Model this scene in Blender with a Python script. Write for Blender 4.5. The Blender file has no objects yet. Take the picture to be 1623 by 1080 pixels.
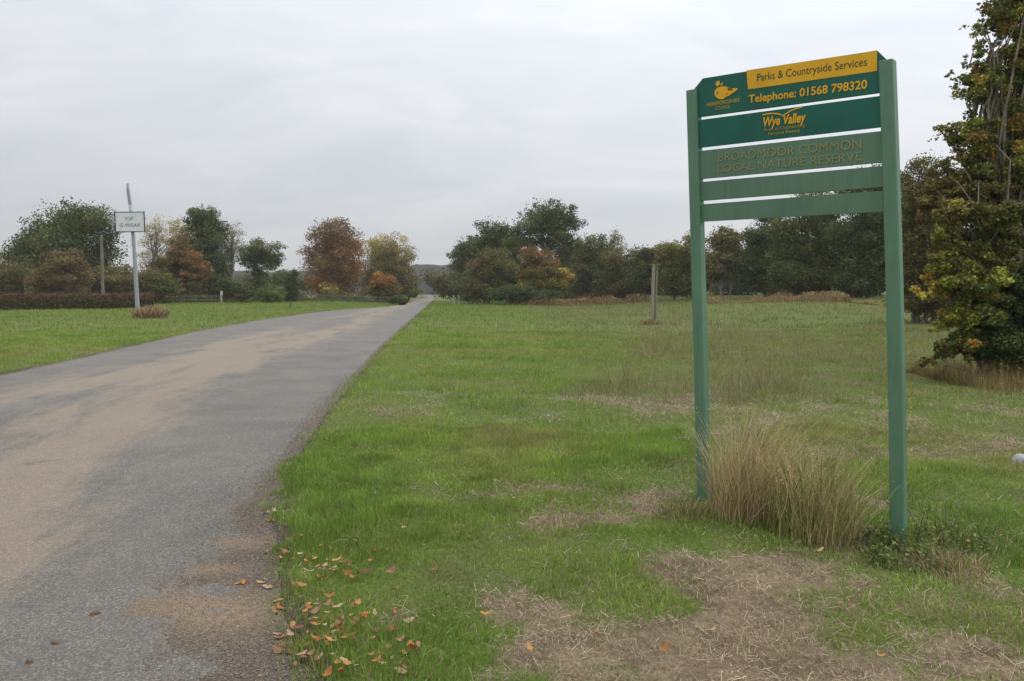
import bpy, math
import numpy as np
from mathutils import Vector
sc = bpy.context.scene
R_ = math.radians
rng = np.random.default_rng(7)

# ------------------------------------------------------------------ camera
F_PX, PX0, PY0, HOR, CAM_H = 1238.0, 811.5, 540.0, 460.0, 1.6
PITCH = math.atan((PY0 - HOR) / F_PX)
cam = bpy.data.cameras.new('camera')
cam.sensor_width = 36.0
cam.lens = 36.0 * F_PX / 1623.0
cam.clip_start = 0.05
cam.clip_end = 6000
co = bpy.data.objects.new('camera', cam)
co.location = (0, 0, CAM_H)
co.rotation_euler = (math.pi / 2 - PITCH, 0, 0)
sc.collection.objects.link(co)
sc.camera = co

# ------------------------------------------------------------------ sky, sun, exposure
SUN_EL, SUN_AZ = 42.0, 75.0            # azimuth clockwise from +Y (view direction)
w = bpy.data.worlds.new("World")
sc.world = w
w.use_nodes = True
nt = w.node_tree
nt.nodes.clear()
def N(t, typ, **kw):
    n = t.nodes.new(typ)
    for k, v in kw.items(): setattr(n, k, v)
    return n
def math_node(t, op, a, b=None, clamp=False):
    n = N(t, 'ShaderNodeMath', operation=op, use_clamp=clamp)
    for i, v in enumerate((a, b)):
        if v is None: continue
        if isinstance(v, (int, float)): n.inputs[i].default_value = v
        else: t.links.new(v, n.inputs[i])
    return n.outputs[0]
def ramp(t, fac, stops, interp='LINEAR'):
    n = N(t, 'ShaderNodeValToRGB')
    n.color_ramp.interpolation = interp
    el = n.color_ramp.elements
    while len(el) < len(stops): el.new(0.5)
    for e, (p, c) in zip(el, stops):
        e.position = p
        e.color = (c if len(c) == 4 else (*c, 1))
    t.links.new(fac, n.inputs[0])
    return n.outputs[0]
out = N(nt, 'ShaderNodeOutputWorld')
tc = N(nt, 'ShaderNodeTexCoord')
sep = N(nt, 'ShaderNodeSeparateXYZ'); nt.links.new(tc.outputs['Generated'], sep.inputs[0])
z = math_node(nt, 'MAXIMUM', sep.outputs[2], 0.0)
den = math_node(nt, 'ADD', z, 0.32)
cx = math_node(nt, 'DIVIDE', sep.outputs[0], den)
cy = math_node(nt, 'DIVIDE', sep.outputs[1], den)
cmb = N(nt, 'ShaderNodeCombineXYZ'); nt.links.new(cx, cmb.inputs[0]); nt.links.new(cy, cmb.inputs[1])
mp = N(nt, 'ShaderNodeMapping'); mp.inputs['Scale'].default_value = (0.9, 1.6, 1); mp.inputs['Rotation'].default_value = (0, 0, 0.5)
nt.links.new(cmb.outputs[0], mp.inputs[0])
n1 = N(nt, 'ShaderNodeTexNoise'); n1.inputs['Scale'].default_value = 2.0; n1.inputs['Detail'].default_value = 7; n1.inputs['Roughness'].default_value = 0.55; n1.inputs['Distortion'].default_value = 0.5
nt.links.new(mp.outputs[0], n1.inputs['Vector'])
cl = ramp(nt, n1.outputs[0], [(0.28, (0.82, 0.86, 0.92)), (0.50, (0.91, 0.94, 0.985)), (0.72, (1.03, 1.05, 1.07))])
grad = math_node(nt, 'MULTIPLY_ADD', z, 1.35)      # overcast sky brightens with height (CIE)
grad.node.inputs[2].default_value = 0.56
zen = math_node(nt, 'MAXIMUM', math_node(nt, 'SUBTRACT', z, 0.36), 0.0)
gl = math_node(nt, 'ADD', math_node(nt, 'MINIMUM', grad, 1.04), math_node(nt, 'MULTIPLY', zen, 2.6))
sidex = math_node(nt, 'MULTIPLY_ADD', sep.outputs[0], 0.16); sidex.node.inputs[2].default_value = 1.0
gl2 = math_node(nt, 'MULTIPLY', gl, sidex)
mul = N(nt, 'ShaderNodeVectorMath', operation='SCALE'); nt.links.new(cl, mul.inputs[0]); nt.links.new(gl2, mul.inputs['Scale'])
bg1 = N(nt, 'ShaderNodeBackground'); nt.links.new(mul.outputs[0], bg1.inputs[0]); bg1.inputs[1].default_value = 1.0
sky = N(nt, 'ShaderNodeTexSky', sky_type='NISHITA', sun_disc=False)
sky.sun_elevation = R_(SUN_EL); sky.sun_rotation = R_(SUN_AZ)
bg2 = N(nt, 'ShaderNodeBackground'); nt.links.new(sky.outputs[0], bg2.inputs[0]); bg2.inputs[1].default_value = 0.1
mx = N(nt, 'ShaderNodeMixShader'); mx.inputs[0].default_value = 0.08
nt.links.new(bg1.outputs[0], mx.inputs[1]); nt.links.new(bg2.outputs[0], mx.inputs[2]); nt.links.new(mx.outputs[0], out.inputs[0])

sun = bpy.data.lights.new('sun', 'SUN')
sun.energy = 0.9; sun.angle = R_(25); sun.color = (1.0, 0.96, 0.9)
so = bpy.data.objects.new('sun', sun)
so.rotation_euler = (R_(90 - SUN_EL), 0, R_(-SUN_AZ) + math.pi)
d = Vector((math.sin(R_(SUN_AZ)) * math.cos(R_(SUN_EL)), math.cos(R_(SUN_AZ)) * math.cos(R_(SUN_EL)), math.sin(R_(SUN_EL))))
so.rotation_euler = d.to_track_quat('Z', 'Y').to_euler()
sc.collection.objects.link(so)
vs = sc.view_settings
vs.view_transform = 'Standard'; vs.look = 'None'; vs.exposure = 0.1; vs.gamma = 1.0

# ------------------------------------------------------------------ helpers
_cp, _sp = math.cos(PITCH), math.sin(PITCH)
def ray(px, py):
    a = (px - PX0) / F_PX; b = (PY0 - py) / F_PX
    return np.array([a, _cp + b * _sp, -_sp + b * _cp])
def gp(px, py):                       # measured ground point (flat ground)
    r = ray(px, py); t = -CAM_H / r[2]
    return np.array([r[0] * t, r[1] * t])
def at(px, py, Y):                    # point at forward distance Y
    r = ray(px, py); t = Y / r[1]
    return np.array([r[0] * t, Y, CAM_H + r[2] * t])

def _hash(ix, iy, seed):
    h = (ix.astype(np.int64) * 374761393 + iy.astype(np.int64) * 668265263 + seed * 974634777) & 0xFFFFFFFF
    h = ((h ^ (h >> 13)) * 1274126177) & 0xFFFFFFFF
    h = ((h ^ (h >> 16)) * 2246822519) & 0xFFFFFFFF
    return ((h ^ (h >> 15)) & 0xFFFFFF) / float(0xFFFFFF)
def vn(x, y, s=0):
    x = np.asarray(x, float); y = np.asarray(y, float)
    ix = np.floor(x); iy = np.floor(y); fx = x - ix; fy = y - iy
    fx = fx * fx * (3 - 2 * fx); fy = fy * fy * (3 - 2 * fy)
    ix = ix.astype(np.int64); iy = iy.astype(np.int64)
    a = _hash(ix, iy, s); b = _hash(ix + 1, iy, s); c = _hash(ix, iy + 1, s); d_ = _hash(ix + 1, iy + 1, s)
    return (a * (1 - fx) + b * fx) * (1 - fy) + (c * (1 - fx) + d_ * fx) * fy
def fbm(x, y, s=0, o=4):
    v = 0; a = 0.5; t = 0
    for i in range(o):
        v = v + a * vn(x * 2 ** i + 17.3 * i, y * 2 ** i + 5.1 * i, s + i); t += a; a *= 0.55
    return v / t
def S(t):
    t = np.clip(t, 0, 1); return t * t * (3 - 2 * t)

YL = [-6, 3, 14.6, 19.4, 29.6, 40.5, 56.7, 66.2, 76.4, 90, 110, 153, 221, 270]
XL = [-9.0, -9.1, -9.64, -10.4, -12.2, -13.4, -14.2, -13.5, -12.0, -12.2, -14.2, -17.9, -24.9, -29.4]
YG = [-6, 1.5, 3.1, 3.58, 4.42, 5.75, 6.76, 10.4, 14.1, 22, 49.6, 90, 132, 221, 270]
XG = [-.3, -.55, -.86, -1.06, -1.41, -1.79, -2.05, -2.54, -2.88, -3.68, -6.07, -9.58, -13.2, -21.65, -26.2]
YD = [-6, 3.1, 3.6, 4.1, 4.45, 5, 5.75, 6.8, 10, 14, 22, 50, 270]
WD = [.8, .85, .85, .85, .65, .42, .38, .14, .14, .12, .12, .14, .14]
def roadL(y): return np.interp(y, YL, XL)
def roadR(y): return np.interp(y, YG, XG)

def gheight(x, y, fine=True):
    x = np.asarray(x, float); y = np.asarray(y, float)
    h = 0.95 * S((y - 22) / 36) * S((x - 3) / 22)
    h = h + 0.22 * S((y - 60) / 40) * S((x + 8) / 8) * (1 - S((x - 8) / 10)) * (1 - S((y - 140) / 60))
    h = h + 0.30 * S((y - 62) / 30) * S((-x - 15.5) / 8) * (1 - S((y - 150) / 60))
    dr = np.maximum(x - roadR(y), roadL(y) - x)
    h = h - 0.03 * (1 - S((dr + .40) / .35)); off = S((dr - .02) / 0.7)
    if fine:
        am = off * S(1.3 - y / 90)
        h = h + am * ((fbm(x * .9, y * .9, 3, 3) - .5) * 0.11 + (fbm(x * .18, y * .18, 9, 2) - .5) * 0.16 * S(y / 14))
    return h

def _g(x, y, px, py, rx, ry):
    c = gp(px, py); c2 = gp(px + rx, py)[0] - c[0]; sy = (gp(px, py - ry)[1] - gp(px, py + ry)[1]) / 2
    return np.exp(-((x - c[0]) / c2) ** 2 - ((y - c[1]) / sy) ** 2)
STRAW = [(735, 783, 70, 12, .9), (850, 792, 70, 12, .8), (640, 848, 25, 10, .9), (840, 955, 130, 40, 1.), (700, 905, 50, 14, .6),
         (1330, 940, 230, 60, 1.1), (1500, 980, 260, 60, 1.1), (1150, 900, 160, 40, .7), (1180, 1010, 260, 50, 1.), (1000, 1060, 260, 40, .9), (900, 820, 140, 18, .6),
         (1050, 760, 90, 25, .55), (725, 605, 50, 10, .7), (640, 657, 40, 7, .8), (1480, 735, 70, 14, 1.), (1600, 722, 70, 12, .8), (600, 712, 30, 8, .6), (1280, 870, 140, 24, .9),
         (1000, 620, 130, 26, .6), (1150, 680, 140, 50, .6), (1300, 600, 260, 30, .4), (1540, 600, 160, 14, .9), (650, 560, 40, 10, .6), (900, 530, 120, 10, .4),
         (700, 527, 40, 6, .7), (1550, 880, 60, 20, .7), (1500, 840, 60, 20, .5)]
GREEN = [(1050, 985, 60, 26, 1.2), (1170, 868, 36, 9, .9), (900, 925, 40, 14, .8), (600, 900, 160, 60, .7), (700, 1060, 160, 30, .6), (640, 740, 180, 50, .5), (800, 870, 130, 22, .7), (900, 690, 260, 40, .4)]
def straw_mask(x, y):
    x = np.asarray(x, float); y = np.asarray(y, float)
    b = np.zeros_like(x); x0_, y0_ = x, y; am = .10 + .05 * np.minimum(y, 30)
    x = x + (fbm(x * 1.6, y * 1.6, 23, 5) - .5) * 4.5 * am; y = y + (fbm(x0_ * 1.6 + 40, y * 1.6, 25, 5) - .5) * 4.5 * am
    for px, py, rx, ry, a in STRAW: b = b + a * _g(x, y, px, py, rx, ry)
    for px, py, rx, ry, a in GREEN: b = b - a * _g(x, y, px, py, rx, ry)
    x, y = x0_, y0_
    n = fbm(x * 1.9, y * 1.6, 21, 6)
    right = S((x + .5) / 7) * .20 * S((y - 5) / 12)
    return np.maximum(.5 * np.clip(b, 0, 1) * vn(x * 7, y * 7, 27), np.clip(((n - .5) * 3.0 - .20 + .92 * np.clip(b, -.7, .85) + right * .35) / .95, 0, 1) * (1 - .45 * S((y - 7) / 6)))

# ---- meshes from numpy
def link(o, parent=None):
    sc.collection.objects.link(o)
    if parent is not None: o.parent = parent
    return o
def mk(name, V, Q=None, T=None, mat=None, col=None, parent=None, smooth=False, kind=None, uv=None, data_only=False):
    V = np.asarray(V, np.float32).reshape(-1, 3)
    me = bpy.data.meshes.new(name)
    nq = 0 if Q is None else len(Q); ntt = 0 if T is None else len(T)
    loops = []
    if nq: loops.append(np.asarray(Q, np.int32).ravel())
    if ntt: loops.append(np.asarray(T, np.int32).ravel())
    L = np.concatenate(loops)
    tot = np.concatenate([np.full(nq, 4, np.int32), np.full(ntt, 3, np.int32)])
    st = np.concatenate([[0], np.cumsum(tot)[:-1]]).astype(np.int32)
    me.vertices.add(len(V)); me.vertices.foreach_set('co', V.ravel())
    me.loops.add(len(L)); me.loops.foreach_set('vertex_index', L)
    me.polygons.add(nq + ntt); me.polygons.foreach_set('loop_start', st); me.polygons.foreach_set('loop_total', tot)
    me.polygons.foreach_set('use_smooth', np.full(nq + ntt, bool(smooth)))
    if col is not None:
        a = me.color_attributes.new('Col', 'FLOAT_COLOR', 'POINT')
        c = np.ones((len(V), 4), np.float32); c[:, :3] = col
        a.data.foreach_set('color', c.ravel())
    me.update(calc_edges=True); me.validate()
    if mat: me.materials.append(mat)
    if data_only: return me
    o = bpy.data.objects.new(name, me)
    if kind: o['kind'] = kind
    return link(o, parent)
def tag(o, label, cat, group=None, kind=None):
    o['label'] = label; o['category'] = cat
    if group: o['group'] = group
    if kind: o['kind'] = kind
    return o
def empty(name, loc, label, cat, group=None):
    o = bpy.data.objects.new(name, None); o.location = loc; o.empty_display_size = .3
    link(o); return tag(o, label, cat, group)

class MB:
    def __init__(s): s.V = []; s.Q = []; s.T = []; s.C = []; s.n = 0
    def add(s, V, Q=None, T=None, c=(1, 1, 1)):
        V = np.asarray(V, float).reshape(-1, 3)
        if Q is not None and len(Q): s.Q.append(np.asarray(Q) + s.n)
        if T is not None and len(T): s.T.append(np.asarray(T) + s.n)
        s.V.append(V); cc = np.empty((len(V), 3)); cc[:] = c; s.C.append(cc); s.n += len(V)
    def box(s, c, sz, axes=None, col=(1, 1, 1), bev=0.0):
        c = np.asarray(c, float); hx, hy, hz = [v / 2 for v in sz]
        A = np.eye(3) if axes is None else np.asarray(axes, float)
        b = min(bev, hx * .9, hy * .9, hz * .9)
        if b <= 0:
            P = np.array([[i * hx, j * hy, k * hz] for k in (-1, 1) for j in (-1, 1) for i in (-1, 1)])
            s.add(c + P @ A, Q=[[0, 2, 3, 1], [4, 5, 7, 6], [0, 1, 5, 4], [2, 6, 7, 3], [0, 4, 6, 2], [1, 3, 7, 5]], c=col); return
        # chamfered along the vertical edges and the ends
        ring = [(-hx + b, -hy), (hx - b, -hy), (hx, -hy + b), (hx, hy - b), (hx - b, hy), (-hx + b, hy), (-hx, hy - b), (-hx, -hy + b)]
        P = []
        for z_, k in ((-hz, 1 - b / min(hx, hy)), (-hz + b, 1), (hz - b, 1), (hz, 1 - b / min(hx, hy))):
            P += [[x * k if k < 1 else x, y * k if k < 1 else y, z_] for x, y in ring]
        Q = []
        for r in range(3):
            for i in range(8):
                j = (i + 1) % 8; Q.append([r * 8 + i, r * 8 + j, r * 8 + 8 + j, r * 8 + 8 + i])
        for base, rev in ((0, True), (24, False)):
            for q in ([0, 1, 2, 3], [0, 3, 4, 7], [4, 5, 6, 7]):
                qq = [base + v for v in q]; Q.append(qq[::-1] if rev else qq)
        s.add(c + np.array(P) @ A, Q=Q, c=col)
    def tube(s, P, r, sides=6, col=(1, 1, 1)):
        P = np.asarray(P, float); r = np.broadcast_to(np.asarray(r, float), (len(P),))
        t = np.gradient(P, axis=0); t /= np.linalg.norm(t, axis=1)[:, None] + 1e-9
        up = np.array([0.0, 0, 1]) if abs(t[0][2]) < .9 else np.array([1.0, 0, 0])
        a = np.cross(t, up); a /= np.linalg.norm(a, axis=1)[:, None] + 1e-9; b = np.cross(t, a)
        th = np.arange(sides) / sides * 2 * np.pi
        V = P[:, None] + r[:, None, None] * (np.cos(th)[None, :, None] * a[:, None] + np.sin(th)[None, :, None] * b[:, None])
        i = np.arange(len(P) - 1)[:, None] * sides; j = np.arange(sides)[None]; k = (j + 1) % sides
        Q = np.stack([i + j, i + k, i + sides + k, i + sides + j], -1).reshape(-1, 4)
        V = V.reshape(-1, 3); n0 = len(V)
        V = np.vstack([V, P[-1:]]); last = (len(P) - 1) * sides
        T = [[last + m, last + (m + 1) % sides, n0] for m in range(sides)]
        s.add(V, Q=Q, T=T, c=col)
    def build(s, name, mat, parent=None, smooth=False, kind=None, origin=None):
        V = np.vstack(s.V)
        if origin is not None: V = V - np.asarray(origin)
        return mk(name, V, np.vstack(s.Q) if s.Q else None, np.vstack(s.T) if s.T else None, mat, np.vstack(s.C), parent, smooth, kind)

# ------------------------------------------------------------------ materials
def new_mat(name):
    m = bpy.data.materials.new(name); m.use_nodes = True; t = m.node_tree; t.nodes.clear()
    o = N(t, 'ShaderNodeOutputMaterial'); b = N(t, 'ShaderNodeBsdfPrincipled'); t.links.new(b.outputs[0], o.inputs[0])
    return m, t, b, o
def noise(t, scale, detail=4, rough=.55, vec=None, dist=0):
    n = N(t, 'ShaderNodeTexNoise'); n.inputs['Scale'].default_value = scale; n.inputs['Detail'].default_value = detail
    n.inputs['Roughness'].default_value = rough; n.inputs['Distortion'].default_value = dist
    if vec is not None: t.links.new(vec, n.inputs['Vector'])
    return n.outputs[0]
def posn(t, scale=(1, 1, 1)):
    g = N(t, 'ShaderNodeNewGeometry'); m = N(t, 'ShaderNodeMapping'); m.inputs['Scale'].default_value = scale
    t.links.new(g.outputs['Position'], m.inputs[0]); return m.outputs[0]
def mix(t, f, a, b, bt='MIX'):
    n = N(t, 'ShaderNodeMix', data_type='RGBA', blend_type=bt)
    for s, v in ((n.inputs[0], f), (n.inputs[6], a), (n.inputs[7], b)):
        if isinstance(v, (int, float)): s.default_value = v
        elif isinstance(v, tuple): s.default_value = (*v[:3], 1)
        else: t.links.new(v, s)
    return n.outputs[2]
def attr(t):
    a = N(t, 'ShaderNodeVertexColor', layer_name='Col'); return a.outputs[0]
def bump(t, b, h, strength=.5, dist=.02):
    n = N(t, 'ShaderNodeBump'); n.inputs['Strength'].default_value = strength; n.inputs['Distance'].default_value = dist
    t.links.new(h, n.inputs['Height']); t.links.new(n.outputs[0], b.inputs['Normal'])

def foliage_mat(name, trans=.25, var=.35):
    m, t, b, o = new_mat(name)
    n = noise(t, 3.0, 3, .6, posn(t))
    k = ramp(t, n, [(.3, (1 - var,) * 3), (.7, (1 + var * .6,) * 3)])
    c = mix(t, 1.0, attr(t), k, 'MULTIPLY')
    t.links.new(c, b.inputs['Base Color']); b.inputs['Roughness'].default_value = .6
    b.inputs['Specular IOR Level'].default_value = .25
    tr = N(t, 'ShaderNodeBsdfTranslucent'); t.links.new(c, tr.inputs[0])
    ms = N(t, 'ShaderNodeMixShader'); ms.inputs[0].default_value = trans
    t.links.new(b.outputs[0], ms.inputs[1]); t.links.new(tr.outputs[0], ms.inputs[2]); t.links.new(ms.outputs[0], o.inputs[0])
    return m
M_leaf = foliage_mat('leaf')
M_blade = foliage_mat('grass_blade', .3, .2)
def attr_mat(name, rough=.8, spec=.3, nscale=12, var=.3, bstr=.4, bdist=.01, scale=(1, 1, 1)):
    m, t, b, o = new_mat(name)
    n = noise(t, nscale, 5, .65, posn(t, scale))
    c = mix(t, 1.0, attr(t), ramp(t, n, [(.3, (1 - var,) * 3), (.7, (1 + var * .6,) * 3)]), 'MULTIPLY')
    t.links.new(c, b.inputs['Base Color']); b.inputs['Roughness'].default_value = rough; b.inputs['Specular IOR Level'].default_value = spec
    if bstr: bump(t, b, n, bstr, bdist)
    return m
M_bark = attr_mat('bark', .9, .2, 10, .45, .8, .03, (1, 1, .3))
M_wood = attr_mat('weathered_wood', .85, .25, 14, .35, .5, .01, (1, 1, .12))
M_metal = attr_mat('painted_metal', .45, .5, 5, .12, .1, .002)
M_stone = attr_mat('stone', .9, .2, 20, .3, .8, .02)
M_dirt = attr_mat('dirt', .95, .1, 30, .4, .8, .01)

# ground: Col = (straw, dirt, tint)
def ground_mat():
    m, t, b, o = new_mat('meadow')
    s = N(t, 'ShaderNodeSeparateColor'); t.links.new(attr(t), s.inputs[0])
    p = posn(t)
    nf = noise(t, 9, 6, .7, p); nl = noise(t, .35, 4, .55, p); nm = noise(t, 1.6, 5, .6, p)
    g = mix(t, ramp(t, nl, [(.35, (0,) * 3), (.65, (1,) * 3)]), (.120, .180, .030), (.160, .200, .045))
    g = mix(t, ramp(t, nm, [(.42, (0,) * 3), (.68, (1,) * 3)]), g, (.165, .165, .065))
    st = mix(t, ramp(t, noise(t, 3.5, 6, .7, p), [(.35, (0,) * 3), (.65, (1,) * 3)]), (.17, .125, .075), (.38, .285, .185))
    f = math_node(t, 'ADD', s.outputs[0], math_node(t, 'MULTIPLY', math_node(t, 'SUBTRACT', nf, .5), .9))
    f = ramp(t, f, [(.3, (0,) * 3), (.62, (1,) * 3)])
    c = mix(t, f, g, st)
    fd = math_node(t, 'ADD', s.outputs[1], math_node(t, 'MULTIPLY', math_node(t, 'SUBTRACT', nf, .5), .7))
    fd = ramp(t, fd, [(.4, (0,) * 3), (.55, (1,) * 3)])
    c = mix(t, fd, c, mix(t, nf, (.07, .052, .038), (.17, .135, .10)))
    nk = noise(t, 40, 4, .7, p)
    k = ramp(t, nk, [(.3, (.6,) * 3), (.7, (1.25,) * 3)])
    c = mix(t, 1.0, c, k, 'MULTIPLY')
    k2 = ramp(t, s.outputs[2], [(0, (.62,) * 3), (1, (.70,) * 3)])
    c = mix(t, 1.0, c, k2, 'MULTIPLY')
    t.links.new(c, b.inputs['Base Color']); b.inputs['Roughness'].default_value = .95; b.inputs['Specular IOR Level'].default_value = .1
    bump(t, b, nk, .6, .03)
    return m
def road_mat():
    m, t, b, o = new_mat('old_asphalt')
    s = N(t, 'ShaderNodeSeparateColor'); t.links.new(attr(t), s.inputs[0])
    p = posn(t)
    agg = noise(t, 95, 4, .8, p); nf = noise(t, 14, 6, .7, p); nb = noise(t, .9, 5, .6, p)
    base = mix(t, ramp(t, nb, [(.35, (0,) * 3), (.65, (1,) * 3)]), (.122, .113, .100), (.163, .150, .132))
    vor = N(t, 'ShaderNodeTexVoronoi'); vor.inputs['Scale'].default_value = 130; t.links.new(p, vor.inputs['Vector'])
    chips = ramp(t, vor.outputs['Color'], [(.2, (.55,) * 3), (.7, (1.0,) * 3), (.95, (2.0, 1.95, 1.85))])
    base = mix(t, 1.0, base, ramp(t, agg, [(.35, (.72,) * 3), (.65, (1.22,) * 3)]), 'MULTIPLY')
    base = mix(t, .8, base, chips, 'MULTIPLY')
    dust = mix(t, nf, (.200, .155, .110), (.280, .225, .165))
    fd = math_node(t, 'ADD', s.outputs[1], math_node(t, 'MULTIPLY', math_node(t, 'SUBTRACT', noise(t, 4.2, 6, .7, posn(t, (1.6, .5, 1))), .5), 1.0))
    fd = math_node(t, 'ADD', fd, math_node(t, 'MULTIPLY', math_node(t, 'SUBTRACT', noise(t, 16, 6, .75, posn(t, (1.5, .6, 1))), .5), .9))
    fd = ramp(t, fd, [(.32, (0,) * 3), (.80, (.72,) * 3)])
    mk_ = noise(t, 3.1, 3, .6, posn(t, (1.7, .8, 1)))
    c = mix(t, fd, base, mix(t, .5, dust, chips, 'MULTIPLY'))
    grav = mix(t, ramp(t, vor.outputs['Color'], [(.1, (0,) * 3), (.9, (1,) * 3)]), (.060, .046, .036), (.150, .115, .085))
    grav = mix(t, s.outputs[2], grav, mix(t, agg, (.17, .120, .075), (.29, .215, .14)))
    fg = math_node(t, 'ADD', s.outputs[0], math_node(t, 'MULTIPLY', math_node(t, 'SUBTRACT', noise(t, 7, 8, .75, p), .5), 1.5))
    fg = ramp(t, fg, [(.38, (0,) * 3), (.66, (1,) * 3)])
    c = mix(t, fg, c, mix(t, .45, grav, chips, 'MULTIPLY'))
    t.links.new(c, b.inputs['Base Color']); b.inputs['Roughness'].default_value = .85; b.inputs['Specular IOR Level'].default_value = .25
    h = mix(t, fg, agg, vor.outputs['Distance'])
    bump(t, b, h, .7, .012)
    return m

# ------------------------------------------------------------------ ground and road
def grid(X, Y): # X (r,c), Y (r,c) -> quads
    r, c = X.shape
    i = np.arange(r - 1)[:, None] * c + np.arange(c - 1)[None]
    return np.stack([i, i + 1, i + 1 + c, i + c], -1).reshape(-1, 4)
ys = np.concatenate([np.linspace(-40, 1.5, 24), 1.5 + np.cumsum(np.geomspace(.035, .9, 330)), ])
ys = np.concatenate([ys, ys[-1] + np.cumsum(np.geomspace(1.2, 160, 60))])
tt = np.linspace(-1, 1, 421); xs = 9 * tt + 2600 * np.sign(tt) * np.abs(tt) ** 7 + 1.0
X, Y = np.meshgrid(xs, ys)
Zg = gheight(X, Y)
sm = straw_mask(X, Y); sm = sm * (1 - .55 * S((Y - 9) / 14))
dr = np.maximum(X - roadR(Y), roadL(Y) - X)
dirt = np.clip(1.25 - dr / (.06 + .22 * fbm(X * 3, Y * 1.5, 31, 3)), 0, 1)
tint = S((Y - 12) / 16)
ground = mk('ground', np.stack([X, Y, Zg], -1), grid(X, Y), None, ground_mat(), np.stack([sm, dirt, tint], -1).reshape(-1, 3), smooth=True, kind='structure')
ground['label'] = 'rough green common grassland with patches of dead straw'

yr = np.concatenate([np.linspace(-6, 2.4, 12), 2.4 + np.cumsum(np.geomspace(.03, 3.5, 330))]); yr = yr[yr < 262]
t_ = np.linspace(0, 1, 300)
Yr = np.repeat(yr[:, None], 300, 1)
edge_r = roadR(yr) + .04 + (fbm(yr * 1.7, yr * 0, 41, 3) - .5) * .22 * np.minimum(1, 6 / np.maximum(yr, 1))
edge_l = roadL(yr) - (fbm(yr * 1.1, yr * 0 + 9, 43, 3) - .5) * .35
Xr = edge_l[:, None] * (1 - t_) + edge_r[:, None] * t_
crown = .05 * np.sin(np.pi * t_)[None] * np.ones_like(Yr)
Zr = .004 + crown * 0.6
dR = roadR(Yr) - Xr; dL = Xr - roadL(Yr)
wd = np.interp(Yr, YD, WD)
gm = np.clip(1.12 - dR / (wd + 1e-6) + (fbm(Xr * 2.0, Yr * 3.2, 51, 4) - .5) * 1.1, 0, 1)
for px, py, rx, ry, a in [(330, 905, 45, 10, .9), (270, 965, 95, 22, 1.0), (340, 1000, 90, 40, 1.1), (380, 862, 50, 8, 1.0), (350, 858, 40, 4, .8), (420, 1045, 90, 40, 1.0), (205, 975, 30, 9, .7), (75, 734, 42, 5, .62), (40, 742, 30, 4, .5), (155, 700, 24, 3, .45)]:
    gm = np.maximum(gm, a * _g(Xr, Yr, px, py, rx, ry) * (.75 + .5 * fbm(Xr * 4, Yr * 4, 53, 3)))
for px, py, rx, ry in [(300, 1062, 50, 14), (345, 938, 38, 9)]:
    gm = gm * (1 - .9 * _g(Xr, Yr, px, py, rx, ry))
gm = np.clip(np.maximum(gm, (1.0 - dL / .28) * 1.0), 0, 1)
b1 = np.interp(Yr, [-6, 3.5, 5, 11, 18, 33, 60, 110], [-3.0, -3.2, -3.5, -5.3, -6.1, -7.0, -9.6, -12]); b2 = np.interp(Yr, [3, 11, 17, 38, 70, 110], [-7.6, -7.6, -7.4, -9.9, -11.5, -13])
ns = fbm((Xr - b1) * 2.4, Yr * .45, 61, 5)
du = .95 * np.exp(-((Xr - b1) / (1.0 + .25 * (Yr > 9))) ** 2) + .75 * np.exp(-((Xr - b2) / .75) ** 2) + .40 * S((b1 + .6 - Xr) / .8) * (Yr < 30) + .35 * S((6.5 - Yr) / 3) * S((-1.6 - Xr) / 1.0)
du = np.clip(du * (.05 + ns * 1.2 + .75 * (fbm((Xr - b1) * 5, Yr * .8, 63, 4) - .35)) - .08, 0, .85) + .25 * np.clip(1 - dR / .5, 0, 1)
rust = np.clip(_g(Xr, Yr, 330, 905, 60, 10) + _g(Xr, Yr, 300, 960, 120, 26) + _g(Xr, Yr, 370, 862, 70, 12) + _g(Xr, Yr, 360, 985, 80, 30) * .7, 0, 1) * .8
road = mk('road', np.stack([Xr, Yr, Zr], -1), grid(Xr, Yr), None, road_mat(), np.stack([gm, np.clip(du, 0, 1), rust], -1).reshape(-1, 3), smooth=True, kind='structure')
road['label'] = 'worn grey country road dusted with tan mud'

# distant hills
def hills():
    xs = np.linspace(-900, 900, 420); ys = np.linspace(250, 900, 120)
    X, Y = np.meshgrid(xs, ys)
    ridge = np.interp(xs / 600.0, [-1.5, -.45, -.30, -.16, -.128, -.115, -.06, .1, .6, 1.5], [10, 13, 15, 15, 14.5, 19, 19, 21, 24, 26])
    ridge = ridge + (fbm(xs / 60, xs * 0, 71, 3) - .5) * 2.0 * 1.0
    prof = S((Y - 262) / 320)
    Z = ridge[None] * prof + (fbm(X / 11, Y / 11, 73, 3) - .5) * 4.5 * S((Y - 258) / 30) * (1 - .5 * S((Y - 560) / 60)) - .5 * (1 - S((Y - 262) / 20))
    m, t, b, o = new_mat('wooded_hill')
    n = noise(t, .09, 6, .65, posn(t)); n2 = noise(t, .012, 3, .5, posn(t))
    c = ramp(t, n, [(.3, (.020, .020, .018)), (.5, (.036, .033, .028)), (.7, (.055, .048, .040))])
    c = mix(t, ramp(t, n2, [(.45, (0,) * 3), (.6, (.6,) * 3)]), c, (.026, .032, .022))
    t.links.new(c, b.inputs['Base Color']); b.inputs['Roughness'].default_value = 1; b.inputs['Specular IOR Level'].default_value = 0
    bump(t, b, n, 1, 2)
    o_ = mk('hills', np.stack([X, Y, Z], -1), grid(X, Y), None, m, None, kind='structure')
    o_['label'] = 'long low wooded ridge beyond the end of the road'
hills()

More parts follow.
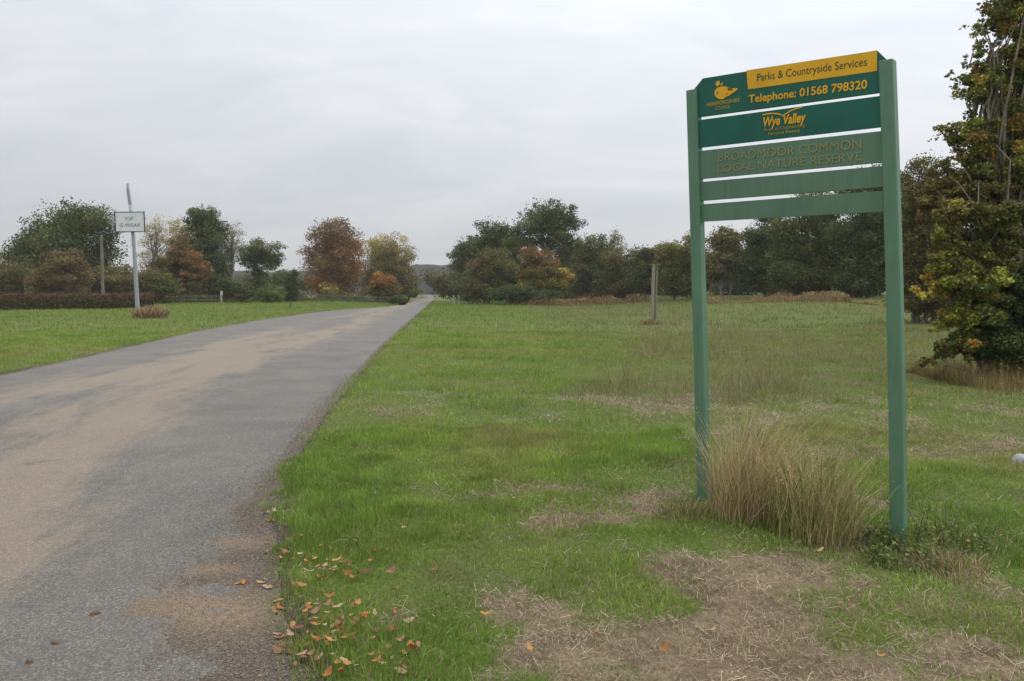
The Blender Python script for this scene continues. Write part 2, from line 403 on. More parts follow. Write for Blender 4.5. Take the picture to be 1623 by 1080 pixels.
# ------------------------------------------------------------------ grass blades
G1, G2, G3, G4 = np.array([.130, .225, .030]), np.array([.205, .290, .045]), np.array([.25, .265, .075]), np.array([.40, .32, .19])
G5 = np.array([.26, .19, .115])
def in_view(x, y, m=.06):
    return np.abs(x) / np.maximum(y, .1) < (811.5 / F_PX + m)
def blades(n, y0, y1, h0, h1, wd0, dens_pow=1.0, seg=2, seed=1, side=None, lie=.15):
    r = np.random.default_rng(seed)
    # uniform on ground inside view wedge
    y = np.sqrt(r.uniform(y0 ** 2, y1 ** 2, n)) if dens_pow == 1 else y0 * (y1 / y0) ** r.uniform(0, 1, n)
    x = r.uniform(-.72, .72, n) * y
    rr, rl = roadR(y), roadL(y)
    jag = (fbm(x * 0 + 3, y * 1.6, 81, 3) - .5) * .42 * np.minimum(1, 8 / y) + (fbm(x * 0 + 8, y * 6, 83, 2) - .5) * .14 * np.minimum(1, 6 / y) + r.exponential(.05, n) * np.sign(r.uniform(-.25, 1, n))
    keep = (x > rr + .02 + jag) | (x < rl - .02 - jag)
    x, y = x[keep], y[keep]; n = len(x)
    s = straw_mask(x, y); tall = fbm(x * 1.7, y * 1.7, 91, 3); hue = np.clip((fbm(x * .6, y * .6, 95, 5) - .5) * 1.9 + .45, 0, 1); hue2 = fbm(x * 3.1, y * 3.1, 97, 2)
    u = r.uniform(0, 1, n)
    dead = u < s * .64 * (1 - .35 * S((y - 9) / 10)) + .11 + .12 * S((x - .5) / 6) + .22 * S((fbm(x * .9, y * .9, 99, 4) - .48) / .2) * S((x + 2.5) / 4)
    keep = ~(dead & (r.uniform(0, 1, n) < .15))
    x, y, s, tall, hue, hue2, dead = [v[keep] for v in (x, y, s, tall, hue, hue2, dead)]; n = len(x)
    h = r.uniform(h0, h1, n) * (.45 + 1.1 * S((tall - .3) / .4)) * (1 - .45 * s)
    # lying thatch
    lay = dead & (r.uniform(0, 1, n) < .72)
    th = r.uniform(0, 2 * np.pi, n); lean = r.uniform(.1, .75, n); lean[lay] = r.uniform(2.0, 5.0, lay.sum())
    hz = h / np.sqrt(1 + lean ** 2) * np.where(lay, 1.2, 1.0); dx = np.cos(th) * lean * hz; dy = np.sin(th) * lean * hz
    wv = wd0 * r.uniform(.6, 1.3, n) * np.where(dead, .7, 1) * (np.maximum(y, y0) / y0) ** .5
    ph = r.uniform(0, np.pi, n); wx = np.cos(ph) * wv; wy = np.sin(ph) * wv
    z0 = gheight(x, y) - .004; lift = np.where(lay, r.uniform(0.002, .03, n), 0)
    P0 = np.stack([x, y, z0 + lift], -1); W = np.stack([wx, wy, np.zeros(n)], -1)
    mid = P0 + np.stack([dx * .35, dy * .35, hz * .62], -1); tip = P0 + np.stack([dx, dy, hz], -1)
    c = np.where((hue < .5)[:, None], G1 + (G2 - G1) * (hue / .5)[:, None], G2 + (G3 - G2) * np.clip((hue - .5) / .35, 0, 1)[:, None])
    c = c * (.80 + .55 * hue2)[:, None]
    olive = .55 * S((x - .3) / 4) * S((y - 7) / 10)
    c = c * (1 - olive)[:, None] + np.array([.185, .195, .070]) * olive[:, None]
    dc = G4 + (G5 - G4) * r.uniform(0, 1, n)[:, None] ** .8
    c = np.where(dead[:, None], dc, c) * r.uniform(.7, 1.25, n)[:, None]
    if y0 >= 30: c = c * .86
    if seg == 2:
        V = np.stack([P0 - W, P0 + W, mid + W * .7, mid - W * .7, tip], 1).reshape(-1, 3)
        i = np.arange(n)[:, None] * 5
        return V, i + np.array([[0, 1, 2, 3]]), i + np.array([[3, 2, 4]]), np.repeat(c, 5, 0)
    V = np.stack([P0 - W, P0 + W, tip], 1).reshape(-1, 3); i = np.arange(n)[:, None] * 3
    return V, None, i + np.array([[0, 1, 2]]), np.repeat(c, 3, 0)
V, Q, T, C = blades(300000, 2.7, 9, .025, .070, .0020, seed=11)
g = mk('grass', V, Q, T, M_blade, C, kind='stuff'); g['label'] = 'short roadside grass mixed with dead straw in the foreground'; g['category'] = 'grass'
V, Q, T, C = blades(380000, 9, 30, .035, .10, .0050, seg=1, seed=12)
g = mk('grass', V, Q, T, M_blade, C, kind='stuff'); g['label'] = 'rough grass of the common behind the signboard'; g['category'] = 'grass'
V, Q, T, C = blades(220000, 30, 95, .07, .16, .016, seg=1, seed=13)
g = mk('grass', V, Q, T, M_blade, C, kind='stuff'); g['label'] = 'distant meadow grass reaching to the trees'; g['category'] = 'grass'

V, Q, T, C = blades(60000, 11, 62, .22, .50, .0045, seg=1, seed=14, dens_pow=0)
V3 = V.reshape(-1, 3, 3); m = (V3[:, 0, 0] > .5 + .02 * V3[:, 0, 1]) & (fbm(V3[:, 0, 0] * .5, V3[:, 0, 1] * .35, 101, 4) > .55); V3 = V3[m]
cc = np.array([.26, .22, .12]) * rng.uniform(.5, 1.3, (len(V3), 1))
g = mk('tall_dry_grass', V3.reshape(-1, 3), None, np.arange(len(V3) * 3).reshape(-1, 3), M_blade, np.repeat(cc, 3, 0), kind='stuff'); g['label'] = 'scattered taller olive brown stalks standing in the field right of centre'; g['category'] = 'grass'

# ------------------------------------------------------------------ trees
PAL = dict(dk=(.030, .048, .018), gr=(.052, .075, .024), mg=(.075, .098, .030), ol=(.085, .082, .030), br=(.085, .060, .034), rb=(.100, .066, .036),
           ru=(.165, .080, .030), og=(.26, .125, .024), ye=(.36, .27, .04), yg=(.17, .19, .035), tn=(.19, .155, .085), gg=(.072, .085, .050), pk=(.16, .11, .085), yo=(.24, .20, .05), gy=(.14, .13, .10))
PAL = {k: tuple(np.array(v) * np.array([1.95, 1.86, 1.35])) for k, v in PAL.items()}
def pick(r, pal, n):
    ks = list(pal); wts = np.array([pal[k] for k in ks], float); wts /= wts.sum()
    return np.array([PAL[k] for k in ks])[r.choice(len(ks), n, p=wts)]
def leaf_quads(r, C, size, col, flat=0.0):
    n = len(C)
    a = r.normal(size=(n, 3)); a /= np.linalg.norm(a, axis=1)[:, None]
    b = np.cross(a, r.normal(size=(n, 3))); b /= np.linalg.norm(b, axis=1)[:, None]
    nn = np.cross(a, b); s = (size * r.uniform(.55, 1.35, n))[:, None]
    k = r.uniform(.28, .5, n)[:, None]
    V = np.stack([C - a * s * .5, C + b * s * k + nn * s * .12 - a * s * .05, C + a * s * .5, C - b * s * k + nn * s * .12 + a * s * r.uniform(-.1, .15, n)[:, None]], 1).reshape(-1, 3)
    return V, np.arange(n)[:, None] * 4 + np.arange(4)[None], np.repeat(col, 4, 0)
used = set()
def tree(name, label, cat, D, tx, by, lobes, nleaf, leaf=.24, pal=None, clump=.17, nclump=None, bark=(.11, .09, .07), trunk_r=None, twig=0, seed=None, group=None, stems=1, top=.55, crown='crown', shell=.5, trunkname='trunk', spread=1.0, volp=.72):
    """crown outline measured as lobes (px x, px y, half width, half height[, palette]) at forward distance D"""
    r = np.random.default_rng(seed if seed is not None else int(tx * 7 + D * 13))
    base = at(tx, HOR, D); gx, gy = base[0], D; gz = float(gheight(gx, gy, True)) - .05
    org = np.array([gx, gy, gz])
    S_ = D / F_PX
    lob = []
    for L in lobes:
        c = at(L[0], L[1], D) - org
        wide = 1.14 if 55 < D < 130 else 1.0; rx, rz = L[2] * S_ * wide, L[3] * S_
        ryy = min(rx * .95, max(rz, rx) * .8) * spread
        c[1] += r.uniform(-.15, .15) * ryy
        lob.append((c, np.array([rx, ryy, rz]), L[4] if len(L) > 4 else pal))
    vol = np.array([l[1].prod() ** volp for l in lob]); vol /= vol.sum()
    hgt = max(l[0][2] + l[1][2] for l in lob)
    nclump = int((nclump or 110) * 1.25)
    if D > 25: nleaf = int(nleaf * 2.3); leaf = leaf * .85
    cc, cr, cp = [], [], []
    for i in range(nclump):
        k = r.choice(len(lob), p=vol); c, rad, p = lob[k]
        v = r.normal(size=3); v /= np.linalg.norm(v)
        rho = (r.uniform(0, 1) ** shell) * r.uniform(.8, 1.16)
        q = c + v * rad * rho * (1 - clump * .25)
        if q[2] < .15: q[2] = r.uniform(.15, .6)
        cc.append(q); cr.append(clump * np.mean(rad) * 2.0 * r.uniform(.5, 1.3)); cp.append(p)
    cc = np.array(cc); cr = np.array(cr)
    # leaves
    wgt = cr ** 2.2; wgt /= wgt.sum(); ci = r.choice(nclump, nleaf, p=wgt)
    d = r.normal(size=(nleaf, 3)); d /= np.linalg.norm(d, axis=1)[:, None]
    pos = cc[ci] + d * (cr[ci] * r.uniform(0, 1, nleaf) ** .45)[:, None] * np.array([1.15, 1.15, .8])
    fr = r.uniform(0, 1, nleaf) < (.14 if D > 25 else .0)      # loose leaves between the clumps
    k_ = r.choice(len(lob), nleaf, p=vol); v_ = r.normal(size=(nleaf, 3)); v_ /= np.linalg.norm(v_, axis=1)[:, None]
    lc = np.array([l[0] for l in lob]); lr = np.array([l[1] for l in lob])
    pos = np.where(fr[:, None], lc[k_] + v_ * lr[k_] * ((.72 + .5 * vn(v_[:, 0] * 2.2 + k_ * 7.7, v_[:, 2] * 2.2 + v_[:, 1] * 1.7, 3)) * r.uniform(0, 1, nleaf) ** .4)[:, None], pos)
    pos[:, 2] = np.maximum(pos[:, 2], r.uniform(.02, .3, nleaf))
    ccol = np.array([pick(r, p, 1)[0] for p in cp])
    col = ccol[ci]
    alt = r.uniform(0, 1, nleaf) < .35
    for k in range(len(lob)): pass
    pc = {}
    idx = np.where(alt)[0]
    for i_, p in enumerate(cp):
        pc.setdefault(id(p), (p, []))[1].append(i_)
    for p, members in pc.values():
        m = idx[np.isin(ci[idx], members)]
        if len(m): col[m] = pick(r, p, len(m))
    cj = r.uniform(.75, 1.25, nclump)
    col = col * (cj[ci] * r.uniform(.7, 1.3, nleaf))[:, None]
    V, Q, C = leaf_quads(r, pos, leaf, col)
    root = empty(name, org, label, cat, group)
    mk(crown, V, Q, None, M_leaf, C, root)
    # trunk, limbs, twigs
    mb = MB(); tr = trunk_r or max(.05, hgt * .016)
    bark = np.array(bark)
    tops = []
    for s_ in range(stems):
        ox = 0 if stems == 1 else r.uniform(-.5, .5); lob0 = lob[r.integers(len(lob))] if stems > 1 else lob[int(np.argmax(vol))]
        tgt = np.array([lob0[0][0] * .7, lob0[0][1] * .5, hgt * top])
        P = np.array([[ox, 0, -.1], [ox * 1.1, 0, hgt * .04], [ox + (tgt[0] - ox) * .3, tgt[1] * .3, tgt[2] * .4], [ox + (tgt[0] - ox) * .6, tgt[1] * .7, tgt[2] * .75], tgt]) + r.normal(size=(5, 3)) * np.array([.02, .02, 0]) * hgt * np.array([0, .2, 1, 1, 1])[:, None]
        mb.tube(P, np.array([1.35, 1, .8, .62, .4]) * tr / (1 if stems == 1 else 1.6), 8, bark)
        tops.append(P)
    order = r.permutation(nclump)[:min(nclump, 90)]
    for i in order:
        P = tops[r.integers(len(tops))]
        q = cc[i]; tpar = np.clip((q[2] * r.uniform(.45, .8)) / max(P[-1][2], .1), .12, 1) * (len(P) - 1)
        k = min(int(tpar), len(P) - 2); s0 = P[k] + (P[k + 1] - P[k]) * (tpar - k)
        m1 = s0 + (q - s0) * .35 + np.array([0, 0, .06 * hgt]) * r.uniform(-.3, 1) + r.normal(size=3) * .015 * hgt; m2 = s0 + (q - s0) * .72 + r.normal(size=3) * .02 * hgt
        rr = tr * r.uniform(.16, .36)
        mb.tube([s0, m1, m2, q], [rr, rr * .7, rr * .45, rr * .15], 5, bark * r.uniform(.8, 1.2))
    for i in range(twig):
        k = r.integers(nclump); q = cc[k]; v = r.normal(size=3); v[2] = abs(v[2]) * 1.1; v /= np.linalg.norm(v)
        L = cr[k] * r.uniform(1.0, 2.2); q0 = q - v * L * .4
        mb.tube([q0, q0 + v * L * .6 + r.normal(size=3) * L * .08, q0 + v * L * 1.1 + r.normal(size=3) * L * .12], np.array([.05, .03, .012]) * leaf * .55, 3, bark * r.uniform(.7, 1.3))
    mb.build(trunkname, M_bark, root, smooth=True)
    return root

oak = dict(dk=4, gr=4, mg=1, ol=1)
# --- left of the road
tree('oak_tree', 'large dark green oak with a broad rounded crown, behind the hedge at far left', 'tree', 88, 118, 478,
     [(110, 362, 54, 46), (78, 366, 40, 34), (140, 356, 42, 34), (58, 398, 44, 34), (70, 385, 38, 34), (155, 372, 36, 38), (100, 410, 70, 40), (168, 410, 26, 42), (32, 392, 20, 20), (120, 340, 26, 22), (110, 445, 80, 30)], 26000, .26, oak, nclump=210)
tree('sallow_bush', 'broad brown and olive bush below the big oak, at the left edge', 'bush', 78, 20, 480,
     [(5, 440, 38, 36), (-30, 435, 30, 40), (35, 450, 30, 26)], 9000, .2, dict(br=3, ol=3, rb=1, gr=1), nclump=80, stems=3, crown='foliage', trunkname='stem')
tree('sallow_bush', 'reddish brown rounded bush under the middle of the big oak', 'bush', 76, 92, 480,
     [(92, 432, 32, 36), (70, 448, 24, 26), (118, 452, 26, 24)], 9000, .2, dict(rb=3, br=3, ol=2), nclump=80, stems=3, crown='foliage', trunkname='stem')
tree('sallow_bush', 'dull green scrubby bush beside the bare wooden pole', 'bush', 80, 150, 480,
     [(150, 450, 28, 26), (185, 446, 24, 28), (128, 440, 14, 20)], 8000, .2, dict(ol=3, gr=2, br=2, tn=1), nclump=70, stems=3, crown='foliage', trunkname='stem')
tree('willow_tree', 'thin pale willow with bare twigs, seen through behind the white sign', 'tree', 96, 246, 478,
     [(250, 368, 26, 28), (232, 398, 22, 32), (272, 395, 22, 34), (250, 430, 28, 30)], 2600, .17, dict(tn=3, yo=2, gy=3), nclump=120, twig=500, bark=(.24, .215, .17), stems=2, clump=.15)
tree('birch_tree', 'pale yellowish thinning tree between the willow and the tall green tree', 'tree', 98, 290, 478,
     [(280, 365, 16, 24), (300, 372, 14, 30), (285, 400, 20, 30)], 3500, .17, dict(tn=3, yo=2, pk=2), nclump=80, twig=260, bark=(.2, .18, .15))
tree('ash_tree', 'tall narrow dark green tree rising above orange bushes', 'tree', 92, 325, 478,
     [(322, 352, 26, 26), (332, 380, 28, 34), (318, 410, 26, 34), (335, 430, 28, 34), (345, 400, 16, 30), (328, 462, 26, 14)], 15000, .23, dict(dk=3, gr=4, gg=2), nclump=150)
tree('cherry_tree', 'orange brown tree in front of the tall narrow green tree', 'tree', 86, 292, 478,
     [(290, 402, 22, 26, dict(ru=2, rb=3, ol=2)), (310, 425, 22, 22, dict(ru=2, og=.5, rb=3, ol=1)), (272, 425, 22, 26, dict(rb=2, ol=3, br=2)), (300, 452, 26, 20, dict(rb=1, ol=3, gr=2))], 9000, .2, dict(ru=3, rb=2, ol=2), nclump=90)
tree('birch_tree', 'wispy pale tree on the right shoulder of the tall narrow green tree', 'tree', 97, 368, 478,
     [(366, 372, 17, 24), (374, 398, 12, 26), (360, 405, 14, 28)], 1500, .16, dict(tn=2, gy=3, gg=2), nclump=80, twig=330, bark=(.2, .18, .16))
tree('hedgerow_shrub', 'low olive hedgerow shrub just right of the grey pole and its sign', 'bush', 80, 246, 480,
     [(245, 452, 30, 26), (225, 460, 18, 18), (270, 458, 20, 20)], 7000, .2, dict(ol=3, gr=2, br=2), nclump=70, stems=3, crown='foliage', trunkname='stem')
tree('hawthorn_tree', 'small lopsided hawthorn with a flat crown leaning right', 'tree', 92, 408, 478,
     [(410, 398, 30, 18), (415, 412, 30, 18), (438, 392, 14, 9), (392, 412, 14, 20), (428, 410, 16, 10, dict(ol=2, tn=1)), (408, 428, 18, 14), (405, 455, 26, 24), (425, 440, 14, 18)], 6500, .19, dict(gr=3, dk=2, ol=2, br=1), nclump=95, twig=60, clump=.16)
tree('hedgerow_shrub', 'dark green shrub under the lopsided hawthorn', 'bush', 84, 382, 480,
     [(382, 462, 18, 16), (365, 460, 16, 16), (352, 452, 14, 22)], 5000, .18, dict(dk=3, gr=3, ol=1), nclump=50, stems=3, crown='foliage', trunkname='stem')
tree('hedgerow_shrub', 'bright green rounded shrub between the hawthorn and the dark holly', 'bush', 84, 430, 480,
     [(432, 466, 20, 15), (418, 468, 12, 12)], 4500, .17, dict(mg=2, gr=4, ol=1), nclump=45, stems=3, crown='foliage', trunkname='stem')
tree('holly_tree', 'narrow dark holly left of the orange chestnut', 'tree', 88, 461, 479,
     [(462, 440, 9, 14), (461, 460, 12, 20)], 3500, .18, dict(dk=5, gr=1), nclump=40)
tree('thicket', 'low dull green thicket behind the lopsided hawthorn', 'thicket', 120, 420, 474,
     [(400, 452, 30, 18), (440, 446, 30, 18), (475, 448, 26, 20), (370, 455, 26, 20)], 8000, .26, dict(gg=3, gr=3, ol=2), nclump=90, stems=4, crown='foliage', trunkname='stem')
tree('chestnut_tree', 'tall orange brown chestnut with thinning top, left of the pale yellow tree', 'tree', 104, 528, 477,
     [(526, 372, 34, 27, dict(rb=3, br=2, ru=1)), (505, 395, 26, 28, dict(rb=2, br=2, ru=2)), (552, 390, 24, 32, dict(ru=4, rb=2)), (530, 420, 42, 34, dict(ru=4, rb=2, ol=1)), (505, 445, 24, 30, dict(ru=4, og=2)), (552, 445, 24, 30, dict(ru=2, rb=2, ol=2)), (528, 455, 28, 20, dict(ol=2, yo=2, ru=1))], 15000, .24, dict(ru=1), nclump=230, twig=260, shell=.42)
tree('maple_bush', 'low yellow and olive bush at the foot of the orange chestnut', 'bush', 98, 522, 478,
     [(522, 462, 16, 14)], 2500, .18, dict(yo=2, ol=2, ru=1), nclump=30, stems=3, crown='foliage', trunkname='stem')
tree('willow_tree', 'pale yellow brown willow with an open right side, beside the road end', 'tree', 112, 612, 476,
     [(598, 400, 28, 28, dict(yo=3, tn=2, ol=1)), (626, 402, 26, 28, dict(tn=3, yo=1, ol=2)), (608, 430, 38, 30, dict(ol=3, tn=2)), (648, 405, 14, 22, dict(tn=3, gy=2)), (640, 445, 22, 26, dict(ol=3, br=2)), (585, 455, 16, 20, dict(ol=2, br=1, gr=1))], 13000, .23, dict(tn=1), nclump=200, twig=300, bark=(.17, .15, .12), stems=2)
tree('maple_bush', 'round orange topped bush in front of the pale willow', 'bush', 100, 607, 478,
     [(607, 447, 20, 14, dict(og=2, ru=4)), (592, 460, 14, 14, dict(ru=2, ol=2)), (622, 460, 14, 14, dict(ru=2, ol=2)), (608, 466, 20, 12, dict(dk=2, ol=2))], 5500, .18, dict(ru=1), nclump=65, stems=3, crown='foliage', trunkname='stem')
tree('bramble_bush', 'small dark bramble mound at the end of the rail fence by the road', 'bush', 82, 633, 482,
     [(634, 475, 12, 8), (622, 477, 8, 6)], 2200, .14, dict(dk=3, ol=1), nclump=25, stems=2, crown='foliage', trunkname='stem')
tree('thicket', 'grey brown thicket beside the road where it narrows', 'thicket', 150, 650, 472,
     [(645, 452, 22, 18), (662, 462, 10, 9), (625, 455, 20, 18)], 6000, .3, dict(br=2, gg=3, gr=1), nclump=60, stems=3, crown='foliage', trunkname='stem')
for px, y0, lab in [(30, 425, 'dull thicket far behind the brown bushes at the left edge'), (190, 430, 'dull thicket between the big oak and the pale willow'), (290, 430, 'dull thicket far behind the orange brown tree'), (352, 440, 'dull thicket behind the wispy pale tree')]:
    hh = (476 - y0) / 2
    tree('thicket', lab, 'thicket', 116, px, 476, [(px - 26, y0 + hh, 32, hh), (px + 26, y0 + hh * .9, 34, hh), (px, y0 + hh * 1.2, 40, hh * .9)], 5000, .26, dict(gg=3, gr=2, br=2, ol=2), nclump=80, stems=4, crown='foliage', trunkname='stem')
# --- right of the road
tree('poplar_tree', 'small yellow green tree standing alone beside the far end of the road', 'tree', 165, 703, 470,
     [(703, 445, 10, 12, dict(yo=2, yg=2)), (702, 460, 12, 10, dict(yg=2, ol=2))], 3500, .26, dict(yg=1), nclump=40)
tree('alder_tree', 'grey green tree at the left end of the right hand wood', 'tree', 98, 742, 477,
     [(742, 400, 22, 26), (730, 420, 16, 30), (755, 420, 26, 40), (738, 450, 24, 26)], 12000, .24, dict(gg=4, gr=3, dk=1), nclump=120)
tree('alder_tree', 'dark green tree between the grey green one and the big open crowned oak', 'tree', 96, 795, 477,
     [(785, 380, 26, 34), (765, 392, 20, 26), (805, 400, 26, 40), (785, 430, 30, 36)], 13000, .24, dict(dk=3, gr=4, ol=1), nclump=130)
tree('oak_tree', 'big oak with an open domed crown, tallest of the right hand wood', 'tree', 93, 868, 477,
     [(868, 336, 34, 22), (840, 352, 24, 22), (897, 356, 24, 28), (868, 362, 44, 26), (890, 395, 34, 30), (830, 385, 28, 30), (910, 400, 18, 30), (865, 430, 44, 34)], 17000, .24, dict(dk=3, gr=4, mg=1, ol=1), nclump=190, clump=.16, bark=(.09, .08, .065))
tree('sallow_bush', 'broad brownish olive bush in front of the left end of the wood', 'bush', 84, 775, 478,
     [(775, 425, 34, 34), (748, 448, 22, 24), (800, 440, 28, 34), (770, 455, 44, 20)], 12000, .2, dict(br=2, ol=3, gr=2), nclump=110, stems=4, crown='foliage', trunkname='stem')
tree('field_maple', 'orange and yellow field maple below the big open crowned oak', 'tree', 82, 862, 478,
     [(848, 408, 24, 18, dict(ru=2, rb=2, ol=3)), (895, 438, 18, 14, dict(og=2, yo=4, ol=1)), (865, 430, 28, 16, dict(ol=4, ru=1, yo=1)), (850, 448, 30, 18, dict(ol=3, gr=2, yo=1)), (880, 455, 24, 14, dict(yo=2, ol=3)), (838, 432, 20, 18, dict(ol=3, gr=1, ru=1))], 10000, .19, dict(og=1), nclump=120)
tree('bramble_bush', 'dark green bramble bank below the orange field maple', 'bush', 78, 830, 478,
     [(820, 465, 30, 12), (860, 468, 26, 9), (790, 468, 20, 10)], 6000, .17, dict(dk=4, gr=2), nclump=60, stems=4, crown='foliage', trunkname='stem')
tree('alder_tree', 'dull green tree just right of the big open crowned oak', 'tree', 88, 938, 477,
     [(938, 395, 24, 24), (925, 425, 26, 34), (955, 425, 26, 36), (940, 455, 34, 20)], 13000, .23, dict(gg=2, gr=3, ol=3, br=1), nclump=120)
tree('birch_tree', 'slender pale birch rising above the middle of the wood', 'tree', 94, 975, 477,
     [(974, 378, 9, 18), (978, 400, 16, 26), (965, 392, 12, 18), (980, 430, 22, 30)], 5000, .19, dict(gg=2, tn=2, gr=2), nclump=90, twig=160, bark=(.3, .28, .24))
tree('thicket', 'dark low wood left of the split wooden post', 'thicket', 84, 1000, 477,
     [(990, 430, 26, 30), (1015, 425, 20, 32), (1000, 455, 34, 20), (965, 455, 22, 22)], 13000, .22, dict(dk=2, br=3, gr=2, ol=1), nclump=120, stems=4, crown='foliage', trunkname='stem')
tree('hazel_tree', 'dark green round tree behind the top of the split wooden post', 'tree', 80, 1020, 476,
     [(1018, 405, 20, 16), (1035, 420, 22, 26), (1025, 445, 30, 24)], 9000, .21, dict(dk=2, gr=4, ol=2), nclump=90)
tree('hazel_tree', 'yellow green hazel between the split post and the signboard', 'tree', 74, 1068, 475,
     [(1062, 402, 24, 20, dict(ol=3, yg=1, br=2)), (1082, 412, 22, 28, dict(ol=3, gr=2)), (1060, 430, 24, 28, dict(ol=2, mg=3)), (1075, 450, 30, 22, dict(gr=3, ol=2))], 12000, .2, dict(ol=1), nclump=120)
tree('birch_tree', 'brownish birch seen just left of the near green post', 'tree', 76, 1098, 475,
     [(1098, 385, 16, 18), (1095, 415, 20, 30), (1110, 430, 18, 34)], 7000, .19, dict(br=3, ol=3, tn=1), nclump=90, twig=100)
tree('birch_tree', 'pale stemmed birch seen under the left end of the boards', 'tree', 70, 1150, 474,
     [(1150, 385, 26, 26), (1140, 410, 26, 34), (1165, 420, 22, 34)], 9000, .18, dict(br=2, ol=3, gg=2, tn=1), nclump=110, twig=120, bark=(.3, .28, .23), stems=3)
tree('hazel_tree', 'mid green tree below the middle of the lowest board', 'tree', 68, 1212, 474,
     [(1205, 380, 28, 30), (1225, 400, 30, 40), (1200, 430, 32, 38), (1222, 352, 22, 20), (1225, 450, 30, 22)], 14000, .19, dict(gg=3, gr=4, dk=1), nclump=130)
tree('oak_tree', 'dense olive green oak below the right half of the lowest board', 'tree', 62, 1290, 473,
     [(1285, 335, 36, 36), (1320, 330, 34, 44), (1255, 375, 36, 40), (1300, 400, 50, 50), (1340, 395, 34, 50), (1285, 440, 62, 32), (1240, 425, 26, 46)], 30000, .18, dict(dk=2, gr=4, ol=3, mg=1), nclump=210)
tree('oak_tree', 'dark green oak directly left of the right hand green post', 'tree', 58, 1375, 473,
     [(1375, 305, 34, 44), (1398, 330, 36, 60), (1360, 380, 40, 60), (1400, 410, 46, 56), (1375, 445, 50, 28)], 24000, .18, dict(dk=4, gr=3, ol=1), nclump=170)
tree('hawthorn_tree', 'tangled brown hawthorn with bare twigs right of the signboard', 'tree', 34, 1465, 480,
     [(1470, 290, 34, 46), (1445, 330, 30, 56), (1485, 340, 40, 60), (1455, 400, 44, 56), (1500, 410, 46, 60), (1440, 310, 12, 40), (1450, 450, 44, 34), (1510, 455, 50, 38), (1465, 476, 60, 20)], 34000, .10, dict(br=3, ol=5, gr=2, tn=.5), nclump=260, twig=700, bark=(.15, .13, .10), stems=5)
tree('thicket', 'tall dark thicket behind the big tree at the right edge', 'thicket', 30, 1580, 490,
     [(1570, 300, 60, 70), (1640, 260, 70, 110), (1560, 400, 60, 60), (1640, 420, 80, 80), (1720, 350, 80, 150)], 26000, .11, dict(dk=3, ol=2, br=3), nclump=260, twig=300, stems=5, crown='foliage', trunkname='stem')
BK = dict(gg=3, dk=3, gr=3, br=2)
for px, D, y0, lab in [(735, 110, 425, 'dark thicket behind the grey green tree at the end of the wood'), (790, 112, 415, 'dark thicket filling in behind the maple and the open oak'), (900, 112, 410, 'dark thicket behind the right side of the open crowned oak'), (985, 108, 412, 'dark thicket behind the slender pale birch'), (1075, 96, 402, 'dark thicket behind the yellow green hazel'),
                       (1170, 90, 392, 'dark thicket behind the pale stemmed birch'), (1265, 84, 372, 'dark thicket behind the dense olive green oak'), (1350, 80, 350, 'dark thicket behind the dark green oak by the post'), (1430, 74, 300, 'tall dark thicket behind the tangled hawthorn')]:
    hh = (474 - y0) / 2
    tree('thicket', lab, 'thicket', D, px, 476, [(px - 30, y0 + hh * .9, 34, hh), (px + 30, y0 + hh, 36, hh), (px, y0 + hh * 1.2, 44, hh * .9), (px + 8, y0 + 12, 26, 20)], 7000, .26, BK, nclump=90, stems=4, crown='foliage', trunkname='stem')
# big near tree at the right edge
NEAR = dict(gr=3, mg=4, ol=3, yg=2.2, yo=1.0, rb=.9, ru=1.0)
tree('oak_tree', 'near tree with green and rusty leaves, cut by the right edge of the photo', 'tree', 15, 1650, 590,
     [(1600, 25, 40, 42), (1560, 75, 16, 40), (1550, 45, 14, 18), (1640, -40, 60, 60), (1612, 110, 50, 50), (1548, 135, 40, 32), (1515, 140, 16, 12), (1610, 190, 60, 50), (1545, 212, 46, 30), (1498, 206, 22, 9, dict(yo=1, ol=2, rb=1)), (1528, 250, 34, 22),
      (1590, 262, 60, 44), (1660, 100, 50, 90), (1545, 315, 60, 50, dict(rb=1, ol=4, br=2, gr=1)), (1620, 330, 60, 60, dict(dk=2, ol=3, gr=2)), (1560, 380, 60, 50, dict(dk=2, ol=3, br=2)), (1630, 420, 50, 60, dict(dk=2, ol=2, gr=2)), (1517, 50, 6, 7), (1532, 40, 12, 12), (1505, 120, 12, 9), (1480, 215, 14, 8), (1500, 262, 20, 16), (1470, 250, 10, 12), (1535, 95, 14, 12), (1480, 320, 34, 40, dict(ol=4, br=2, rb=1)), (1490, 290, 34, 26, dict(ol=4, br=2, rb=1)), (1565, 10, 16, 16)],
     170000, .055, NEAR, nclump=900, twig=1300, clump=.13, bark=(.16, .135, .10), trunk_r=.13, stems=4, shell=.55, seed=5, volp=.5)
